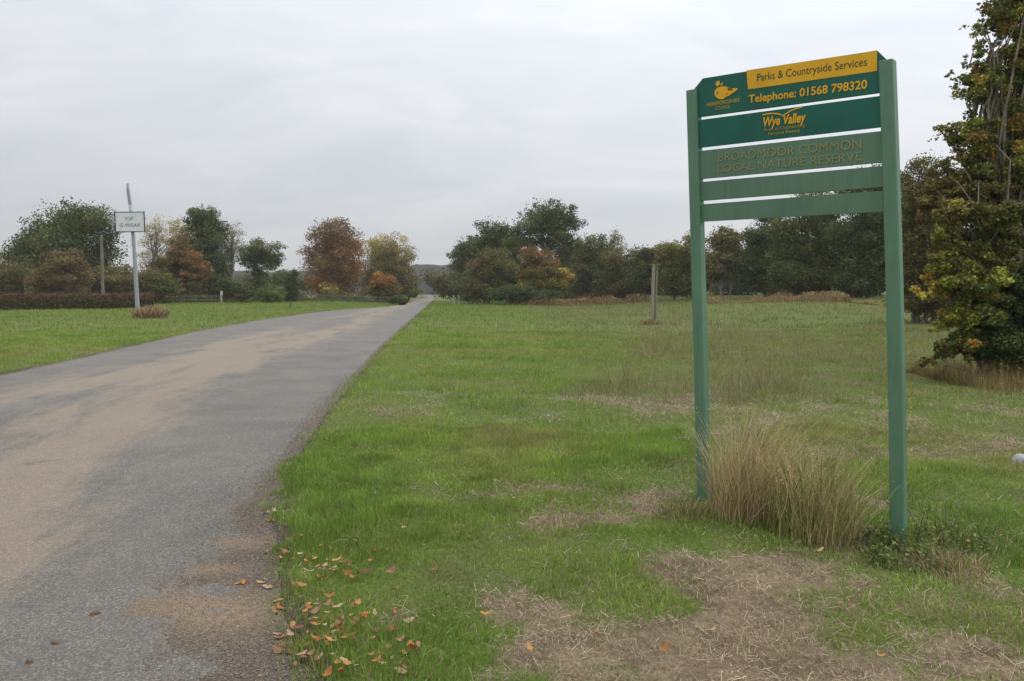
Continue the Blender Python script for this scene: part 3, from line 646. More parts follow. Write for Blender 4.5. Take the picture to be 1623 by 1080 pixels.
tree('oak_bush', 'low green and yellow orange leaved bush in front of the near tree', 'bush', 13.4, 1590, 600,
     [(1505, 385, 34, 34, dict(ol=3, yg=1, br=1)), (1550, 430, 50, 50, dict(ol=3, gr=2, yg=1)), (1500, 395, 26, 30, dict(yg=3, mg=2, ol=1)), (1475, 452, 26, 20, dict(yo=3, og=2, yg=2)), (1520, 445, 44, 44, dict(yg=2, mg=3, ol=2, og=.4)), (1560, 500, 60, 44, dict(mg=2, gr=4, yg=1, og=.3)), (1515, 500, 30, 34, dict(mg=3, yg=2, og=1)), (1610, 470, 46, 60, dict(gr=2, dk=2, og=.3)),
      (1525, 545, 40, 30, dict(gr=3, mg=1, og=1, ol=1)), (1600, 550, 70, 40, dict(dk=3, gr=3)), (1640, 510, 40, 50, dict(dk=3, gr=2, og=.2)), (1490, 558, 18, 12, dict(ru=1, gr=2, ol=1)), (1478, 470, 26, 14, dict(yo=3, yg=3, og=1)), (1495, 425, 20, 16, dict(yg=3, mg=2)), (1486, 520, 18, 10, dict(yg=2, mg=2, yo=1)), (1470, 575, 22, 10, dict(ru=1, ol=2, rb=1)), (1510, 340, 34, 34, dict(ol=3, rb=1, yo=1)), (1580, 360, 50, 50, dict(ol=3, gr=2))],
     100000, .055, NEAR, nclump=460, twig=260, clump=.13, bark=(.14, .12, .09), trunk_r=.06, stems=6, shell=.6, volp=.6, seed=6, crown='foliage', trunkname='stem')
# bare forked limb showing pale in front of the dark tree
def forked():
    o = at(1612, 500, 13.9); root = empty('dead_branch', (o[0], o[1], float(gheight(o[0], o[1]))), 'bare pale forked branch standing against the dark near tree', 'branch')
    mb = MB(); og = np.array(root.location)
    def L(pts, r0, r1):
        P = np.array([at(a, b, 13.55 + k) for a, b, k in pts]) - og
        mb.tube(P, np.linspace(r0, r1, len(P)) * .8, 6, (.17, .145, .11))
    L([(1640, 520, .3), (1612, 470, .05), (1598, 452, 0), (1583, 420, 0), (1574, 385, 0), (1563, 350, -.05), (1540, 320, -.05), (1520, 292, -.1)], .035, .010)
    L([(1598, 452, 0), (1597, 420, 0), (1601, 395, 0), (1610, 372, 0)], .018, .006)
    L([(1583, 400, 0), (1566, 392, 0), (1552, 396, -.1), (1546, 410, -.1)], .012, .004)
    L([(1563, 350, -.05), (1535, 368, -.1), (1510, 376, -.1)], .012, .004)
    L([(1590, 450, 0), (1565, 458, -.1), (1540, 448, -.15)], .012, .004)
    L([(1551, 330, 0), (1551, 290, 0)], .012, .006)
    L([(1640, 520, .3), (1650, 560, .35), (1655, 600, .4)], .035, .05)
    mb.build('branch', M_bark, root, smooth=True)
forked()

# ------------------------------------------------------------------ hedge (left)
def hedge():
    r = np.random.default_rng(21)
    A = at(-140, HOR, 56); B = at(238, HOR, 70); n = 30000
    t = r.uniform(0, 1, n); dirn = B - A; L = np.linalg.norm(dirn); e = dirn / L; nn = np.array([-e[1], e[0], 0])
    hh = 1.22 + .14 * (fbm(t * 40, t * 0, 5, 3) - .5) * 2
    side = r.uniform(-1, 1, n); zz = r.uniform(0, 1, n) ** .8
    k = r.uniform(0, 1, n) < .6
    side = np.where(k, np.sign(side) * (1 - .25 * r.uniform(0, 1, n) ** 2), side)
    P = A + t[:, None] * dirn + nn * (side * .65 * (1 - .35 * zz ** 4))[:, None]
    gz = gheight(P[:, 0], P[:, 1]); P[:, 2] = gz + zz * hh
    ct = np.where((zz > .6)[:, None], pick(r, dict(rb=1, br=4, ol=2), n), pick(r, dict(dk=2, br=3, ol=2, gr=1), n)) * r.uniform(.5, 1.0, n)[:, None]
    root = empty('hedge', (A[0], A[1], float(gheight(A[0], A[1]))), 'long clipped brown hedge along the far left verge', 'hedge')
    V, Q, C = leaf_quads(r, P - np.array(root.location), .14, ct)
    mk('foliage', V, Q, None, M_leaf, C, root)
    mb = MB()
    for i in range(420):
        q = A + r.uniform(0, 1) * dirn + nn * r.uniform(-.5, .5) - np.array(root.location); q[2] = -.02
        g0 = float(gheight(q[0] + root.location.x, q[1] + root.location.y)) - root.location.z
        mb.tube([[q[0], q[1], g0 - .03], [q[0] + r.normal() * .1, q[1] + r.normal() * .1, g0 + .7], [q[0] + r.normal() * .25, q[1] + r.normal() * .2, g0 + 1.45]], [.03, .02, .008], 4, (.12, .085, .065))
    mb.build('stem', M_bark, root)
hedge()

# ------------------------------------------------------------------ bracken and rough edges
def verge_stuff(name, label, pts, n, h, size, pal, width, seed, lf=1.0):
    r = np.random.default_rng(seed)
    P = np.array(pts, float); t = r.uniform(0, len(P) - 1.001, n); k = t.astype(int); f = (t - k)[:, None]
    C = P[k] * (1 - f) + P[k + 1] * f
    x = C[:, 0]; y = C[:, 1] + r.normal(size=n) * width * .6
    cl_ = fbm(x * .45, y * .45, seed, 4)
    zt = r.uniform(0, 1, n) * h * S((cl_ - .32) / .35) * 1.15
    # upright stalks with frond faces
    z0 = gheight(x, y)
    col = pick(r, pal, n) * r.uniform(.6, 1.35, n)[:, None]
    ml = r.uniform(0, 1, n) < lf
    V1, Q1, C1 = leaf_quads(r, np.stack([x, y, z0 + zt + .05], -1)[ml], size, col[ml])
    th = r.uniform(0, 2 * np.pi, n); hh = zt + .25 * h
    W = np.stack([np.cos(th), np.sin(th), 0 * th], -1) * size * .10; b0 = np.stack([x, y, z0 - .02], -1)
    tip = b0 + np.stack([r.normal(size=n) * .15 * h, r.normal(size=n) * .15 * h, hh], -1)
    V2 = np.stack([b0 - W, b0 + W, tip], 1).reshape(-1, 3)
    o = mk(name, np.vstack([V1, V2]), Q1, np.arange(n * 3).reshape(-1, 3) + len(V1), M_leaf, np.vstack([C1, np.repeat(col, 3, 0)]), kind='stuff')
    o['label'] = label; o['category'] = name.replace('_', ' ')
def wp(px, D): a = at(px, HOR, D); return (a[0], a[1])
verge_stuff('bracken', 'red brown dead bracken along the foot of the wood below the maple', [wp(800, 80), wp(870, 78), wp(960, 76), wp(1030, 76)], 7000, .85, .14, dict(rb=3, ru=.5, br=4, tn=2), 2.5, 31)
verge_stuff('tall_dry_grass', 'pale dead grass and rusty bracken along the wood behind the signboard', [wp(1120, 60), wp(1240, 56), wp(1330, 52), wp(1420, 44), wp(1500, 36)], 15000, .55, .09, dict(tn=4, pk=4, rb=1.5, ru=.5), 1.6, 33, lf=.4)
verge_stuff('tall_dry_grass', 'dry grass and dead stems around the foot of the near tree', [wp(1465, 14.2), wp(1520, 13.2), wp(1600, 13.0), wp(1700, 12.8)], 8000, .42, .03, dict(tn=4, br=2, pk=2, ol=3), 1.2, 35, lf=.08)
verge_stuff('scrub', 'dark undergrowth at the foot of the trees left of the road', [wp(235, 84), wp(330, 86), wp(470, 92), wp(560, 98), wp(640, 104)], 9000, 1.2, .2, dict(dk=3, ol=2, br=2), 2.0, 37)

# ------------------------------------------------------------------ rail fences, posts
WOODG = (.13, .125, .10)
def rail_fence(label, pxs, D, z1=.85):
    p0 = at(pxs[0], HOR, D); g0 = float(gheight(p0[0], D)); root = empty('rail_fence', (p0[0], D, g0), label, 'fence')
    prev = None
    for px in pxs:
        p = at(px, HOR, D); gz = float(gheight(p[0], D)) - g0
        mb = MB(); mb.box((p[0] - p0[0], 0, gz + z1 / 2), (.11, .10, z1 + .1), col=WOODG, bev=.02); mb.build('post', M_wood, root)
        if prev is not None:
            for zz in (.38, .78):
                a = np.array([prev[0], -.085, prev[1] + zz]); b = np.array([p[0] - p0[0], -.085, gz + zz])
                L = np.linalg.norm(b - a); e = (b - a) / L; mb = MB(); mb.box((a + b) / 2, (L - .02, .04, .09), axes=[e, [0, 1, 0], np.cross(e, [0, 1, 0])], col=WOODG, bev=.01); mb.build('rail', M_wood, root)
        prev = (p[0] - p0[0], gz)
rail_fence('grey rail fence under the trees right of the clipped hedge', [240, 262, 286, 310, 334, 352], 80)
rail_fence('long grey rail fence in front of the orange chestnut', [478, 503, 528, 553, 578, 603, 622], 88)

def stake(label, px, ybase_D, ztop, w_, name='fence_post', col=(.33, .30, .24), cat='post'):
    p = at(px, HOR, ybase_D); g0 = float(gheight(p[0], p[1]))
    mb = MB(); mb.box((p[0], p[1], (ztop + g0 - .15) / 2), (w_, w_ * .9, ztop - g0 + .15), col=col, bev=w_ * .15)
    o = mb.build(name, M_wood, origin=(p[0], p[1], g0)); o.location = (p[0], p[1], g0); return tag(o, label, cat)
stake('short pale post under the tall narrow green tree', 351, 83, 1.5, .22, col=(.5, .48, .42))
for i, (px, D, lab) in enumerate([(719, 88, 'short grey verge post at the left foot of the wood'), (727, 86, 'short pale verge post beside the other, nearer the wood')]):
    stake(lab, px, D, 1.05, .16, name='verge_post', col=(.4, .38, .33))
stake('small dark stake in the left verge in front of the dark holly', 460, 70, .75, .12, col=(.1, .09, .07))

# weathered split post in the field
def split_post():
    D = 36.0; p = at(1034, HOR, D); g0 = float(gheight(p[0], p[1])); base = np.array([p[0], p[1], g0])
    root = empty('wooden_post', base, 'tall split grey wooden post standing alone in the field', 'post')
    s = D / F_PX; H = at(0, 419, D)[2] - g0
    mb = MB(); mb.tube([(0, 0, -.1), (.0, 0, .0), (.01, 0, H * .3), (.03, 0, H * .7), (.05, 0, H)], [.10, .095, .085, .08, .07], 8, (.25, .23, .18)); mb.build('stake', M_wood, root, smooth=False)
    mb = MB(); mb.tube([(.17, .03, -.1), (.165, .03, H * .3), (.19, .03, H * .65), (.20, .03, H * .97)], [.06, .055, .045, .04], 8, (.20, .185, .14)); mb.build('stake', M_wood, root)
    mb = MB(); mb.box((.1, -.03, H * .985), (.5, .05, .06), col=(.16, .12, .08), bev=.01); mb.build('crosspiece', M_wood, root)
split_post()

def utility_pole():
    D = 74.0; p = at(163, HOR, D); g0 = float(gheight(p[0], D)); H = at(163, 374, D)[2] - g0
    mb = MB(); mb.tube([(0, 0, -.2), (0, 0, H * .3), (.02, 0, H * .7), (.03, 0, H)], [.17, .155, .14, .12], 10, (.15, .14, .10))
    mb.tube([(.03, 0, H - .02), (.03, 0, H + .05)], [.13, .09], 10, (.2, .2, .16))
    o = mb.build('wooden_pole', M_wood, smooth=False); o.location = (p[0], D, g0); tag(o, 'bare brown wooden pole behind the clipped hedge', 'pole')
utility_pole()

# ------------------------------------------------------------------ text helper
def text_mesh(s, w_, h_, offset=0.0, shear=0.0):
    """lettering with the built-in font, fitted to w_ x h_ (cap box), returns flat triangles in (u, v)"""
    cu = bpy.data.curves.new('lettering', 'FONT'); cu.body = s; cu.offset = offset; cu.shear = shear; cu.resolution_u = 3; cu.fill_mode = 'FRONT'
    ob = bpy.data.objects.new('lettering', cu); sc.collection.objects.link(ob)
    dg = bpy.context.evaluated_depsgraph_get(); me = bpy.data.meshes.new_from_object(ob.evaluated_get(dg))
    V = np.array([v.co[:] for v in me.vertices]); me.calc_loop_triangles(); T = np.array([t.vertices[:] for t in me.loop_triangles])
    bpy.data.objects.remove(ob); bpy.data.curves.remove(cu); bpy.data.meshes.remove(me)
    cap = .70
    V = V[:, :2] - np.array([V[:, 0].min(), 0.0]); V[:, 0] *= w_ / V[:, 0].max(); V[:, 1] *= h_ / cap
    return V, T

# ------------------------------------------------------------------ grey pole with white sign (left verge)
def pole_sign():
    D = 43.0; base = at(219, HOR, D); g0 = float(gheight(base[0], D)); org = np.array([base[0], D, g0])
    root = empty('sign_pole', org, 'leaning grey metal pole with a bent top, carrying a white sign', 'pole')
    pts = np.array([at(a, b, D) for a, b in [(219, 504), (217, 470), (213, 400), (209, 345), (206.5, 325), (203, 303), (202.5, 291)]]) - org; pts[0][2] = -.1
    mb = MB(); mb.tube(pts[:5], [.115, .11, .10, .095, .09], 12, (.27, .29, .31)); mb.tube(pts[4:], [.088, .08, .075], 12, (.22, .24, .26)); mb.build('pole', M_metal, root, smooth=True)
    c = at(207.5, 352.5, D) - org; w_, h_ = 42 * D / F_PX, 29 * D / F_PX
    a = .04; ex = np.array([math.cos(.12), math.sin(.12), -a * 0]); ex[2] = .02; ex /= np.linalg.norm(ex); ny = np.array([-ex[1], ex[0], 0]); ny /= np.linalg.norm(ny); ez = np.cross(ex, ny)
    srt = empty('road_sign', org, 'white rectangular sign with two lines of broken black lettering, on the grey pole', 'sign')
    c = c + ny * -.16
    mb = MB(); mb.box(c, (w_, .03, h_), axes=[ex, ny, ez], col=(.62, .63, .64), bev=.006); pl = mb.build('panel', M_metal, srt)
    fb = MB()
    for sx in (-1, 1): fb.box(c + ex * sx * (w_ / 2 + .03), (.05, .07, h_ + .14), axes=[ex, ny, ez], col=(.05, .05, .055), bev=.006)
    for sz in (-1, 1): fb.box(c + ez * sz * (h_ / 2 + .03), (w_ + .005, .06, .045), axes=[ex, ny, ez], col=(.05, .05, .055), bev=.006)
    fb.build('frame', M_metal, srt)
    fb = MB(); fb.box(c + ex * (-w_ / 2 - .20) + ny * .05 + ez * .03, (.05, .05, h_ * .92), axes=[ex, ny, ez], col=(.3, .31, .32), bev=.006)
    for sz in (-.35, .35): fb.box(c + ez * sz * h_ + ny * .055 + ex * -.1, (w_ + .1, .05, .05), axes=[ex, ny, ez], col=(.25, .26, .27), bev=.006)
    fb.build('bracket', M_metal, srt)
    def put(s, u0, v0, w1, h1):
        V, T = text_mesh(s, w1, h1, offset=.0, shear=.12)
        P = c + ny * -.019 + ex * (u0 + V[:, :1]) + ez * (v0 + V[:, 1:2]); m = mk('lettering', P, None, T, M_metal, np.full((len(P), 3), .05), srt)
    put('VSF', -.24, .09, .46, .19); put('G-WEAR', -.53, -.27, 1.05, .19)
pole_sign()

# ------------------------------------------------------------------ the green signboard
def signboard():
    A = np.array([1.4535, 5.799]); B = np.array([2.4549, 4.8445]); e2 = (B - A) / np.linalg.norm(B - A)
    e = np.array([e2[0], e2[1], 0]); n = np.array([e2[1], -e2[0], 0])          # n points to the viewer side
    if n[1] > 0: n = -n
    zA = float(gheight(*A)); org = np.array([A[0], A[1], 0.0])
    root = empty('signboard', org, 'tall green wooden signboard with yellow lettering on two posts', 'signboard')
    def P(u, v, d=0.0): return e * u + np.array([0, 0, 1.0]) * v + n * d
    PG = (.078, .168, .098); DG = (.006, .088, .058); MG = (.074, .152, .088)
    m, t, b, o = new_mat('painted_timber')
    g_ = N(t, 'ShaderNodeTexCoord'); mp_ = N(t, 'ShaderNodeMapping'); mp_.inputs['Scale'].default_value = (9, 9, .6); t.links.new(g_.outputs['Object'], mp_.inputs[0])
    ng = noise(t, 4, 6, .7, mp_.outputs[0], .4); nb = noise(t, 2.2, 4, .6, g_.outputs['Object'])
    c = mix(t, 1.0, attr(t), ramp(t, ng, [(.35, (.88,) * 3), (.65, (1.08,) * 3)]), 'MULTIPLY')
    c = mix(t, 1.0, c, ramp(t, nb, [(.3, (.86,) * 3), (.7, (1.1,) * 3)]), 'MULTIPLY')
    t.links.new(c, b.inputs['Base Color']); b.inputs['Roughness'].default_value = .55; bump(t, b, ng, .25, .003)
    M_paint = m
    m, t, b, o = new_mat('glossy_panel')
    nb = noise(t, 3.0, 4, .6, N(t, 'ShaderNodeTexCoord').outputs['Object'])
    c = mix(t, 1.0, attr(t), ramp(t, nb, [(.3, (.85,) * 3), (.7, (1.15,) * 3)]), 'MULTIPLY')
    t.links.new(c, b.inputs['Base Color']); b.inputs['Roughness'].default_value = .42; b.inputs['Specular IOR Level'].default_value = .28
    M_gloss = m
    # posts: bowed, leaning
    for (u0, u1, h, bow, zz) in ((-.006, -.149, 3.073, .004, 0), (1.374, 1.2165, 3.018, .012, .0)):
        mb = MB(); rows = 15; wv, dv, ch = .043, .038, .007; V = []
        ring = [(-wv + ch, dv), (wv - ch, dv), (wv, dv - ch), (wv, -dv + ch), (wv - ch, -dv), (-wv + ch, -dv), (-wv, -dv + ch), (-wv, dv - ch)]
        for i in range(rows):
            f = i / (rows - 1); v = -.12 + (h + .12) * f; uu = u0 + (u1 - u0) * (v / h) + bow * math.sin(math.pi * f)
            for (a, d_) in ring: V.append(P(uu + a, v, d_))
        k = .93
        for (a, d_) in ring: V.append(P(u1 + a * k, h + .004, d_ * k))
        Q = []
        for i in range(rows):
            for j in range(8): Q.append([i * 8 + (j + 1) % 8, i * 8 + j, i * 8 + 8 + j, i * 8 + 8 + (j + 1) % 8])
        bI = rows * 8; Q += [[bI + 3, bI + 2, bI + 1, bI], [bI + 7, bI + 4, bI + 3, bI], [bI + 7, bI + 6, bI + 5, bI + 4]]
        mb.add(V, Q=Q, c=PG); mb.build('post', M_paint, root)
    # boards: (top left z, top right z, bottom left z, bottom right z)
    def postu(left, v): return (-.006 - .143 * v / 3.073) if left else (1.374 - .1575 * v / 3.018 + .006)
    def board(zt0, zt1, zb0, zb1, col, mat, cham=False):
        th = .014; inset = .036
        def pt(f, top):  # f 0..1 along
            zv = (zt0 + (zt1 - zt0) * f) if top else (zb0 + (zb1 - zb0) * f)
            u = postu(True, zv) * (1 - f) + postu(False, zv) * f
            return u, zv
        out_ = []
        ul, zl = pt(0, True); ur, zr = pt(1, True)
        if cham:
            out_ = [(ul + .01, zl - .072), (ul + .088, zl), (ur - .062, zr), (ur + .0, zr - .072)]
        else: out_ = [(ul, zl), (ur, zr)]
        ub, zb = pt(1, False); out_ += [(ub, zb)]
        ub, zb = pt(0, False); out_ += [(ub, zb)]
        k = len(out_); cu_ = np.mean(out_, axis=0)
        F_ = [P(u, v, th) for u, v in out_] ; Bk = [P(u, v, -th) for u, v in out_]
        mb = MB(); mb.add(F_ + Bk + [P(cu_[0], cu_[1], th), P(cu_[0], cu_[1], -th)], Q=[[i, i + k, (i + 1) % k + k, (i + 1) % k] for i in range(k)],
                          T=[[(i + 1) % k, 2 * k, i] for i in range(k)] + [[i + k, 2 * k + 1, (i + 1) % k + k] for i in range(k)], c=col)
        return mb.build('board', mat, root)
    bs = [board(3.147, 3.096, 2.876, 2.832, DG, M_gloss, True), board(2.852, 2.810, 2.652, 2.619, DG, M_gloss), board(2.626, 2.592, 2.421, 2.399, MG, M_paint),
          board(2.398, 2.375, 2.260, 2.246, MG, M_paint), board(2.233, 2.222, 2.107, 2.091, MG, M_paint)]
    Y_ = (.62, .33, .008); D0 = .0165
    def put(par, s, u0, v0, u1, v1, h0, col, offset=0.0, shear=0.0, name='lettering', d=D0 + .002):
        V, T = text_mesh(s, 1.0, 1.0, offset, shear)
        f = V[:, :1]; uu = u0 + (u1 - u0) * f; vv = v0 + (v1 - v0) * f + V[:, 1:2] * h0
        return mk(name, e * uu + np.array([0, 0, 1.0]) * vv + n * d, None, T, M_gloss, np.tile(np.array(col, float), (len(V), 1)), par)
    def poly(par, pts, col, name, d=D0):
        pts = np.array(pts); c = pts.mean(0); k = len(pts)
        V = [P(u, v, d) for u, v in pts] + [P(c[0], c[1], d)]
        return mk(name, V, None, [[(i + 1) % k, k, i] for i in range(k)], M_gloss, np.tile(np.array(col, float), (k + 1, 1)), par)
    yp = poly(bs[0], [(.281, 3.1385), (1.1585, 3.0945), (1.163, 2.968), (.296, 3.005)], Y_, 'yellow_panel')
    put(yp, 'Parks & Countryside Services', .362, 3.049, 1.10, 3.013, .052, (.03, .06, .03), .0, 0)
    put(bs[0], 'Telephone: 01568 798320', .303, 2.911, 1.106, 2.872, .053, Y_, .022)
    # emblem: rounded fruit shape with a tapering wing to the right
    em = []
    for k in range(28):
        a = k / 28 * 2 * math.pi; rr = .052 * (1 + .10 * math.cos(2 * a + .4) + .05 * math.sin(3 * a)); em.append((.092 + rr * math.cos(a) * 1.0, 3.018 + rr * math.sin(a) * .95))
    ap = poly(bs[0], em, Y_, 'emblem')
    poly(ap, [(.120, 2.982), (.150, 2.985), (.205, 3.012), (.222, 3.022), (.205, 3.030), (.170, 3.034), (.140, 3.045), (.125, 3.030)], Y_, 'emblem_wing', D0 + .001)
    poly(ap, [(.060 + .018 * math.cos(k / 12 * 6.283), 3.088 + .019 * math.sin(k / 12 * 6.283)) for k in range(12)], Y_, 'emblem_leaf', D0 + .001)
    poly(ap, [(.083, 3.068), (.095, 3.066), (.099, 3.086), (.090, 3.090)], Y_, 'emblem_stalk', D0 + .001)
    poly(ap, [(.054, 3.008), (.061, 3.010), (.064, 3.024), (.058, 3.032), (.053, 3.022)], (.04, .07, .02), 'emblem_mark', D0 + .002)
    poly(ap, [(.140, 3.024), (.178, 3.018), (.176, 3.030), (.150, 3.040), (.141, 3.040)], (.16, .04, .01), 'emblem_mark', D0 + .002)
    poly(ap, [(.128, 2.998), (.136, 2.998), (.138, 3.006), (.130, 3.006)], (.16, .04, .01), 'emblem_mark', D0 + .002)
    put(bs[0], 'HEREFORDSHIRE', -.026, 2.937, .236, 2.931, .026, (.40, .25, .03), .012)
    put(bs[0], 'COUNCIL', .045, 2.902, .165, 2.898, .024, (.30, .22, .04), .012)
    put(bs[1], 'Wye Valley', .414, 2.731, .716, 2.722, .062, Y_, .03, .15)
    for a0, a1 in (((.405, 2.812), (.548, 2.792)), ((.548, 2.782), (.69, 2.822))):
        du_, dv_ = a1[0] - a0[0], a1[1] - a0[1]
        up = [(a0[0] + du_ * f, a0[1] + dv_ * f + .010 * math.sin(math.pi * f) + .004) for f in np.linspace(0, 1, 8)]; lo = [(a0[0] + du_ * f, a0[1] + dv_ * f + .010 * math.sin(math.pi * f) - .004) for f in np.linspace(1, 0, 8)]
        poly(bs[1], up + lo, Y_, 'swoosh')
    put(bs[1], 'Area of Outstanding', .42, 2.697, .71, 2.690, .021, (.30, .22, .03), .008)
    put(bs[1], 'Natural Beauty', .455, 2.666, .68, 2.660, .021, (.30, .22, .03), .008)
    put(bs[2], 'BROADMOOR COMMON', .075, 2.530, 1.082, 2.500, .062, (.215, .215, .085), .0)
    put(bs[2], 'LOCAL NATURE RESERVE', .075, 2.451, 1.084, 2.425, .055, (.215, .215, .085), .0)
signboard()

# ------------------------------------------------------------------ dry tussocks and weeds round the posts
def long_grass(name, label, cat, px, py, rad, hgt, n, wind, pal, seed, wmax=.0022, ell=1.0, fan=.40):
    r = np.random.default_rng(seed); c = gp(px, py); g0 = float(gheight(c[0], c[1]))
    a = r.uniform(0, 2 * np.pi, n); q = r.uniform(0, 1, n) ** .65 * rad
    x0 = np.cos(a) * q; y0 = np.sin(a) * q * ell
    h = hgt * r.uniform(.25, 1.05, n) ** .8 * (1 - .35 * (q / rad) ** 2)
    out = q / rad
    dx = np.cos(a) * out * fan * h + wind[0] * h * r.uniform(.1, 1.8, n) + r.normal(size=n) * .27 * h
    dy = np.sin(a) * out * fan * h + wind[1] * h * r.uniform(.3, 1.3, n) + r.normal(size=n) * .18 * h
    z0 = gheight(c[0] + x0, c[1] + y0) - g0 - .01
    ph = r.uniform(0, np.pi, n); wv = wmax * r.uniform(.5, 1.2, n)
    W = np.stack([np.cos(ph) * wv, np.sin(ph) * wv, 0 * wv], -1)
    ts = [0, .3, .6, .85, 1.0]; Ps = []
    droop = r.uniform(0, .25, n) * (r.uniform(0, 1, n) < .4)
    for t in ts: Ps.append(np.stack([x0 + dx * t ** 1.7, y0 + dy * t ** 1.7, z0 + h * (t - droop * t ** 3)], -1))
    kk = r.normal(size=(n, 3)) * .02 * (h / .6)[:, None]; Ps[1] = Ps[1] + kk * .5; Ps[2] = Ps[2] - kk
    V = np.stack([Ps[0] - W, Ps[0] + W, Ps[1] + W, Ps[1] - W, Ps[2] + W * .8, Ps[2] - W * .8, Ps[3] + W * .6, Ps[3] - W * .6, Ps[4]], 1).reshape(-1, 3)
    i = np.arange(n)[:, None] * 9
    Q = np.concatenate([i + np.array([[0, 1, 2, 3]]), i + np.array([[3, 2, 4, 5]]), i + np.array([[5, 4, 6, 7]])]); T = i + np.array([[7, 6, 8]])
    col = pick(r, pal, n) * r.uniform(.6, 1.95, n)[:, None] * np.array([.92, .95, 1.15])
    root = empty(name, (c[0], c[1], g0), label, cat)
    mk('stems', V, Q, T, M_blade, np.repeat(col, 9, 0), root)
    if hgt < .3: return
    m = r.uniform(0, 1, n) < .45; k = m.sum(); sp = np.repeat(Ps[4][m], 5, 0) - np.stack([dx[m], dy[m], h[m]], -1).repeat(5, 0) * r.uniform(0, .16, (k * 5, 1)) + r.normal(size=(k * 5, 3)) * .006
    V, Q, C = leaf_quads(r, sp, .009, np.repeat(col[m], 5, 0))
    mk('seed_heads', V, Q, None, M_blade, C, root)
TW = dict(tn=4, pk=2, br=2, ol=1.5)
long_grass('grass_tussock', 'tall tan dead grass tussock beside the left post of the signboard', 'grass tussock', 1185, 826, .26, .86, 1250, (.16, .0), dict(tn=7, pk=2, ol=1), 41, fan=.15)
long_grass('grass_tussock', 'greener straw tussock between the two posts of the signboard', 'grass tussock', 1290, 850, .28, .70, 1150, (.10, .03), dict(tn=5, ol=3, mg=1.5), 42, fan=.15)
long_grass('grass_tussock', 'low brown tussock in front of the left post foot', 'grass tussock', 1085, 822, .24, .16, 420, (.1, 0), dict(br=3, tn=3, ol=3), 43)
long_grass('grass_tussock', 'faded dead weed clump at the foot of the leaning grey pole', 'grass tussock', 238, 506, .85, .85, 1500, (.05, 0), dict(pk=3, tn=2, br=3), 44, wmax=.02)
long_grass('grass_tussock', 'rough tussock at the foot of the split wooden post', 'grass tussock', 1032, 516, .45, .38, 500, (.05, 0), dict(tn=2, ol=3, br=2), 45, wmax=.012)
long_grass('grass_tussock', 'dry brown stalks just right of the right signpost foot', 'grass tussock', 1505, 905, .20, .17, 380, (-.15, -.1), dict(br=3, pk=2, tn=2), 46)

def weed(name, label, px, py, rad, hgt, nst, pal, seed, leafsz):
    r = np.random.default_rng(seed); c = gp(px, py); g0 = float(gheight(c[0], c[1])); root = empty(name, (c[0], c[1], g0), label, 'weed')
    mb = MB(); P = []
    for i in range(nst):
        a = r.uniform(0, 6.283); q = rad * math.sqrt(r.uniform()); h = hgt * r.uniform(.4, 1.1); b0 = np.array([math.cos(a) * q, math.sin(a) * q, -.01])
        tip = b0 + np.array([r.normal() * .25 * h, r.normal() * .25 * h, h]); mid = (b0 + tip) / 2 + r.normal(size=3) * .02
        mb.tube([b0, mid, tip], [.0035, .003, .0015], 4, (.09, .11, .05))
        for k in range(14):
            f = r.uniform(.2, 1); P.append(b0 + (tip - b0) * f + r.normal(size=3) * np.array([.03, .03, .012]))
    mb.build('stem', M_leaf, root); P = np.array(P)
    V, Q, C = leaf_quads(r, P, leafsz, pick(r, pal, len(P)) * r.uniform(.7, 1.3, len(P))[:, None]); mk('leaves', V, Q, None, M_leaf, C, root)
weed('nettle_clump', 'dark green nettle clump around the foot of the right signpost', 1440, 888, .22, .13, 60, dict(gr=3, mg=4, gg=1), 51, .026)
weed('thistle_clump', 'grey green weed clump with pale stems, just right of the nettles', 1510, 865, .22, .20, 30, dict(gg=3, mg=3, tn=2), 52, .022)
weed('nettle_clump', 'small green weed patch between tussock and right signpost', 1390, 865, .14, .14, 26, dict(gr=3, mg=2), 53, .03)

# ------------------------------------------------------------------ straw litter, leaf litter, gravel
def straw():
    r = np.random.default_rng(61); n = 320000
    y = np.sqrt(r.uniform(2.8 ** 2, 12 ** 2, n)); x = r.uniform(-.72, .72, n) * y
    s = straw_mask(x, y); k = (x > roadR(y) + .1) & (r.uniform(0, 1, n) < s * .9 + .02)
    x, y = x[k], y[k]; n = len(x)
    th = r.uniform(0, 6.283, n); L = .006 + .03 * r.uniform(0, 1, n) ** 2.2; wv = r.uniform(.0005, .0013, n) * np.sqrt(y / 3); zt = gheight(x, y) + r.uniform(.004, .05, n) * (.3 + fbm(x * 5, y * 5, 65, 3) * 1.3); tl = r.normal(size=n) * .45
    D_ = np.stack([np.cos(th) * L, np.sin(th) * L, tl * L], -1); W = np.stack([-np.sin(th) * wv, np.cos(th) * wv, wv * .3], -1); P = np.stack([x, y, zt], -1)
    V = np.stack([P - D_ - W, P + D_ - W, P + D_ + W, P - D_ + W], 1).reshape(-1, 3)
    lum = .50 + .75 * fbm(x * 4, y * 6, 67, 3)[:, None]
    col = lum * (np.array([.58, .48, .34]) + (np.array([.17, .115, .075]) - np.array([.50, .41, .28])) * r.uniform(0, 1, (n, 1)) ** 1.1) * r.uniform(.7, 1.25, (n, 1))
    o = mk('straw', V, np.arange(n * 4).reshape(-1, 4), None, M_blade, np.repeat(col, 4, 0), kind='stuff'); o['label'] = 'loose mown straw lying on the verge'; o['category'] = 'straw'
straw()
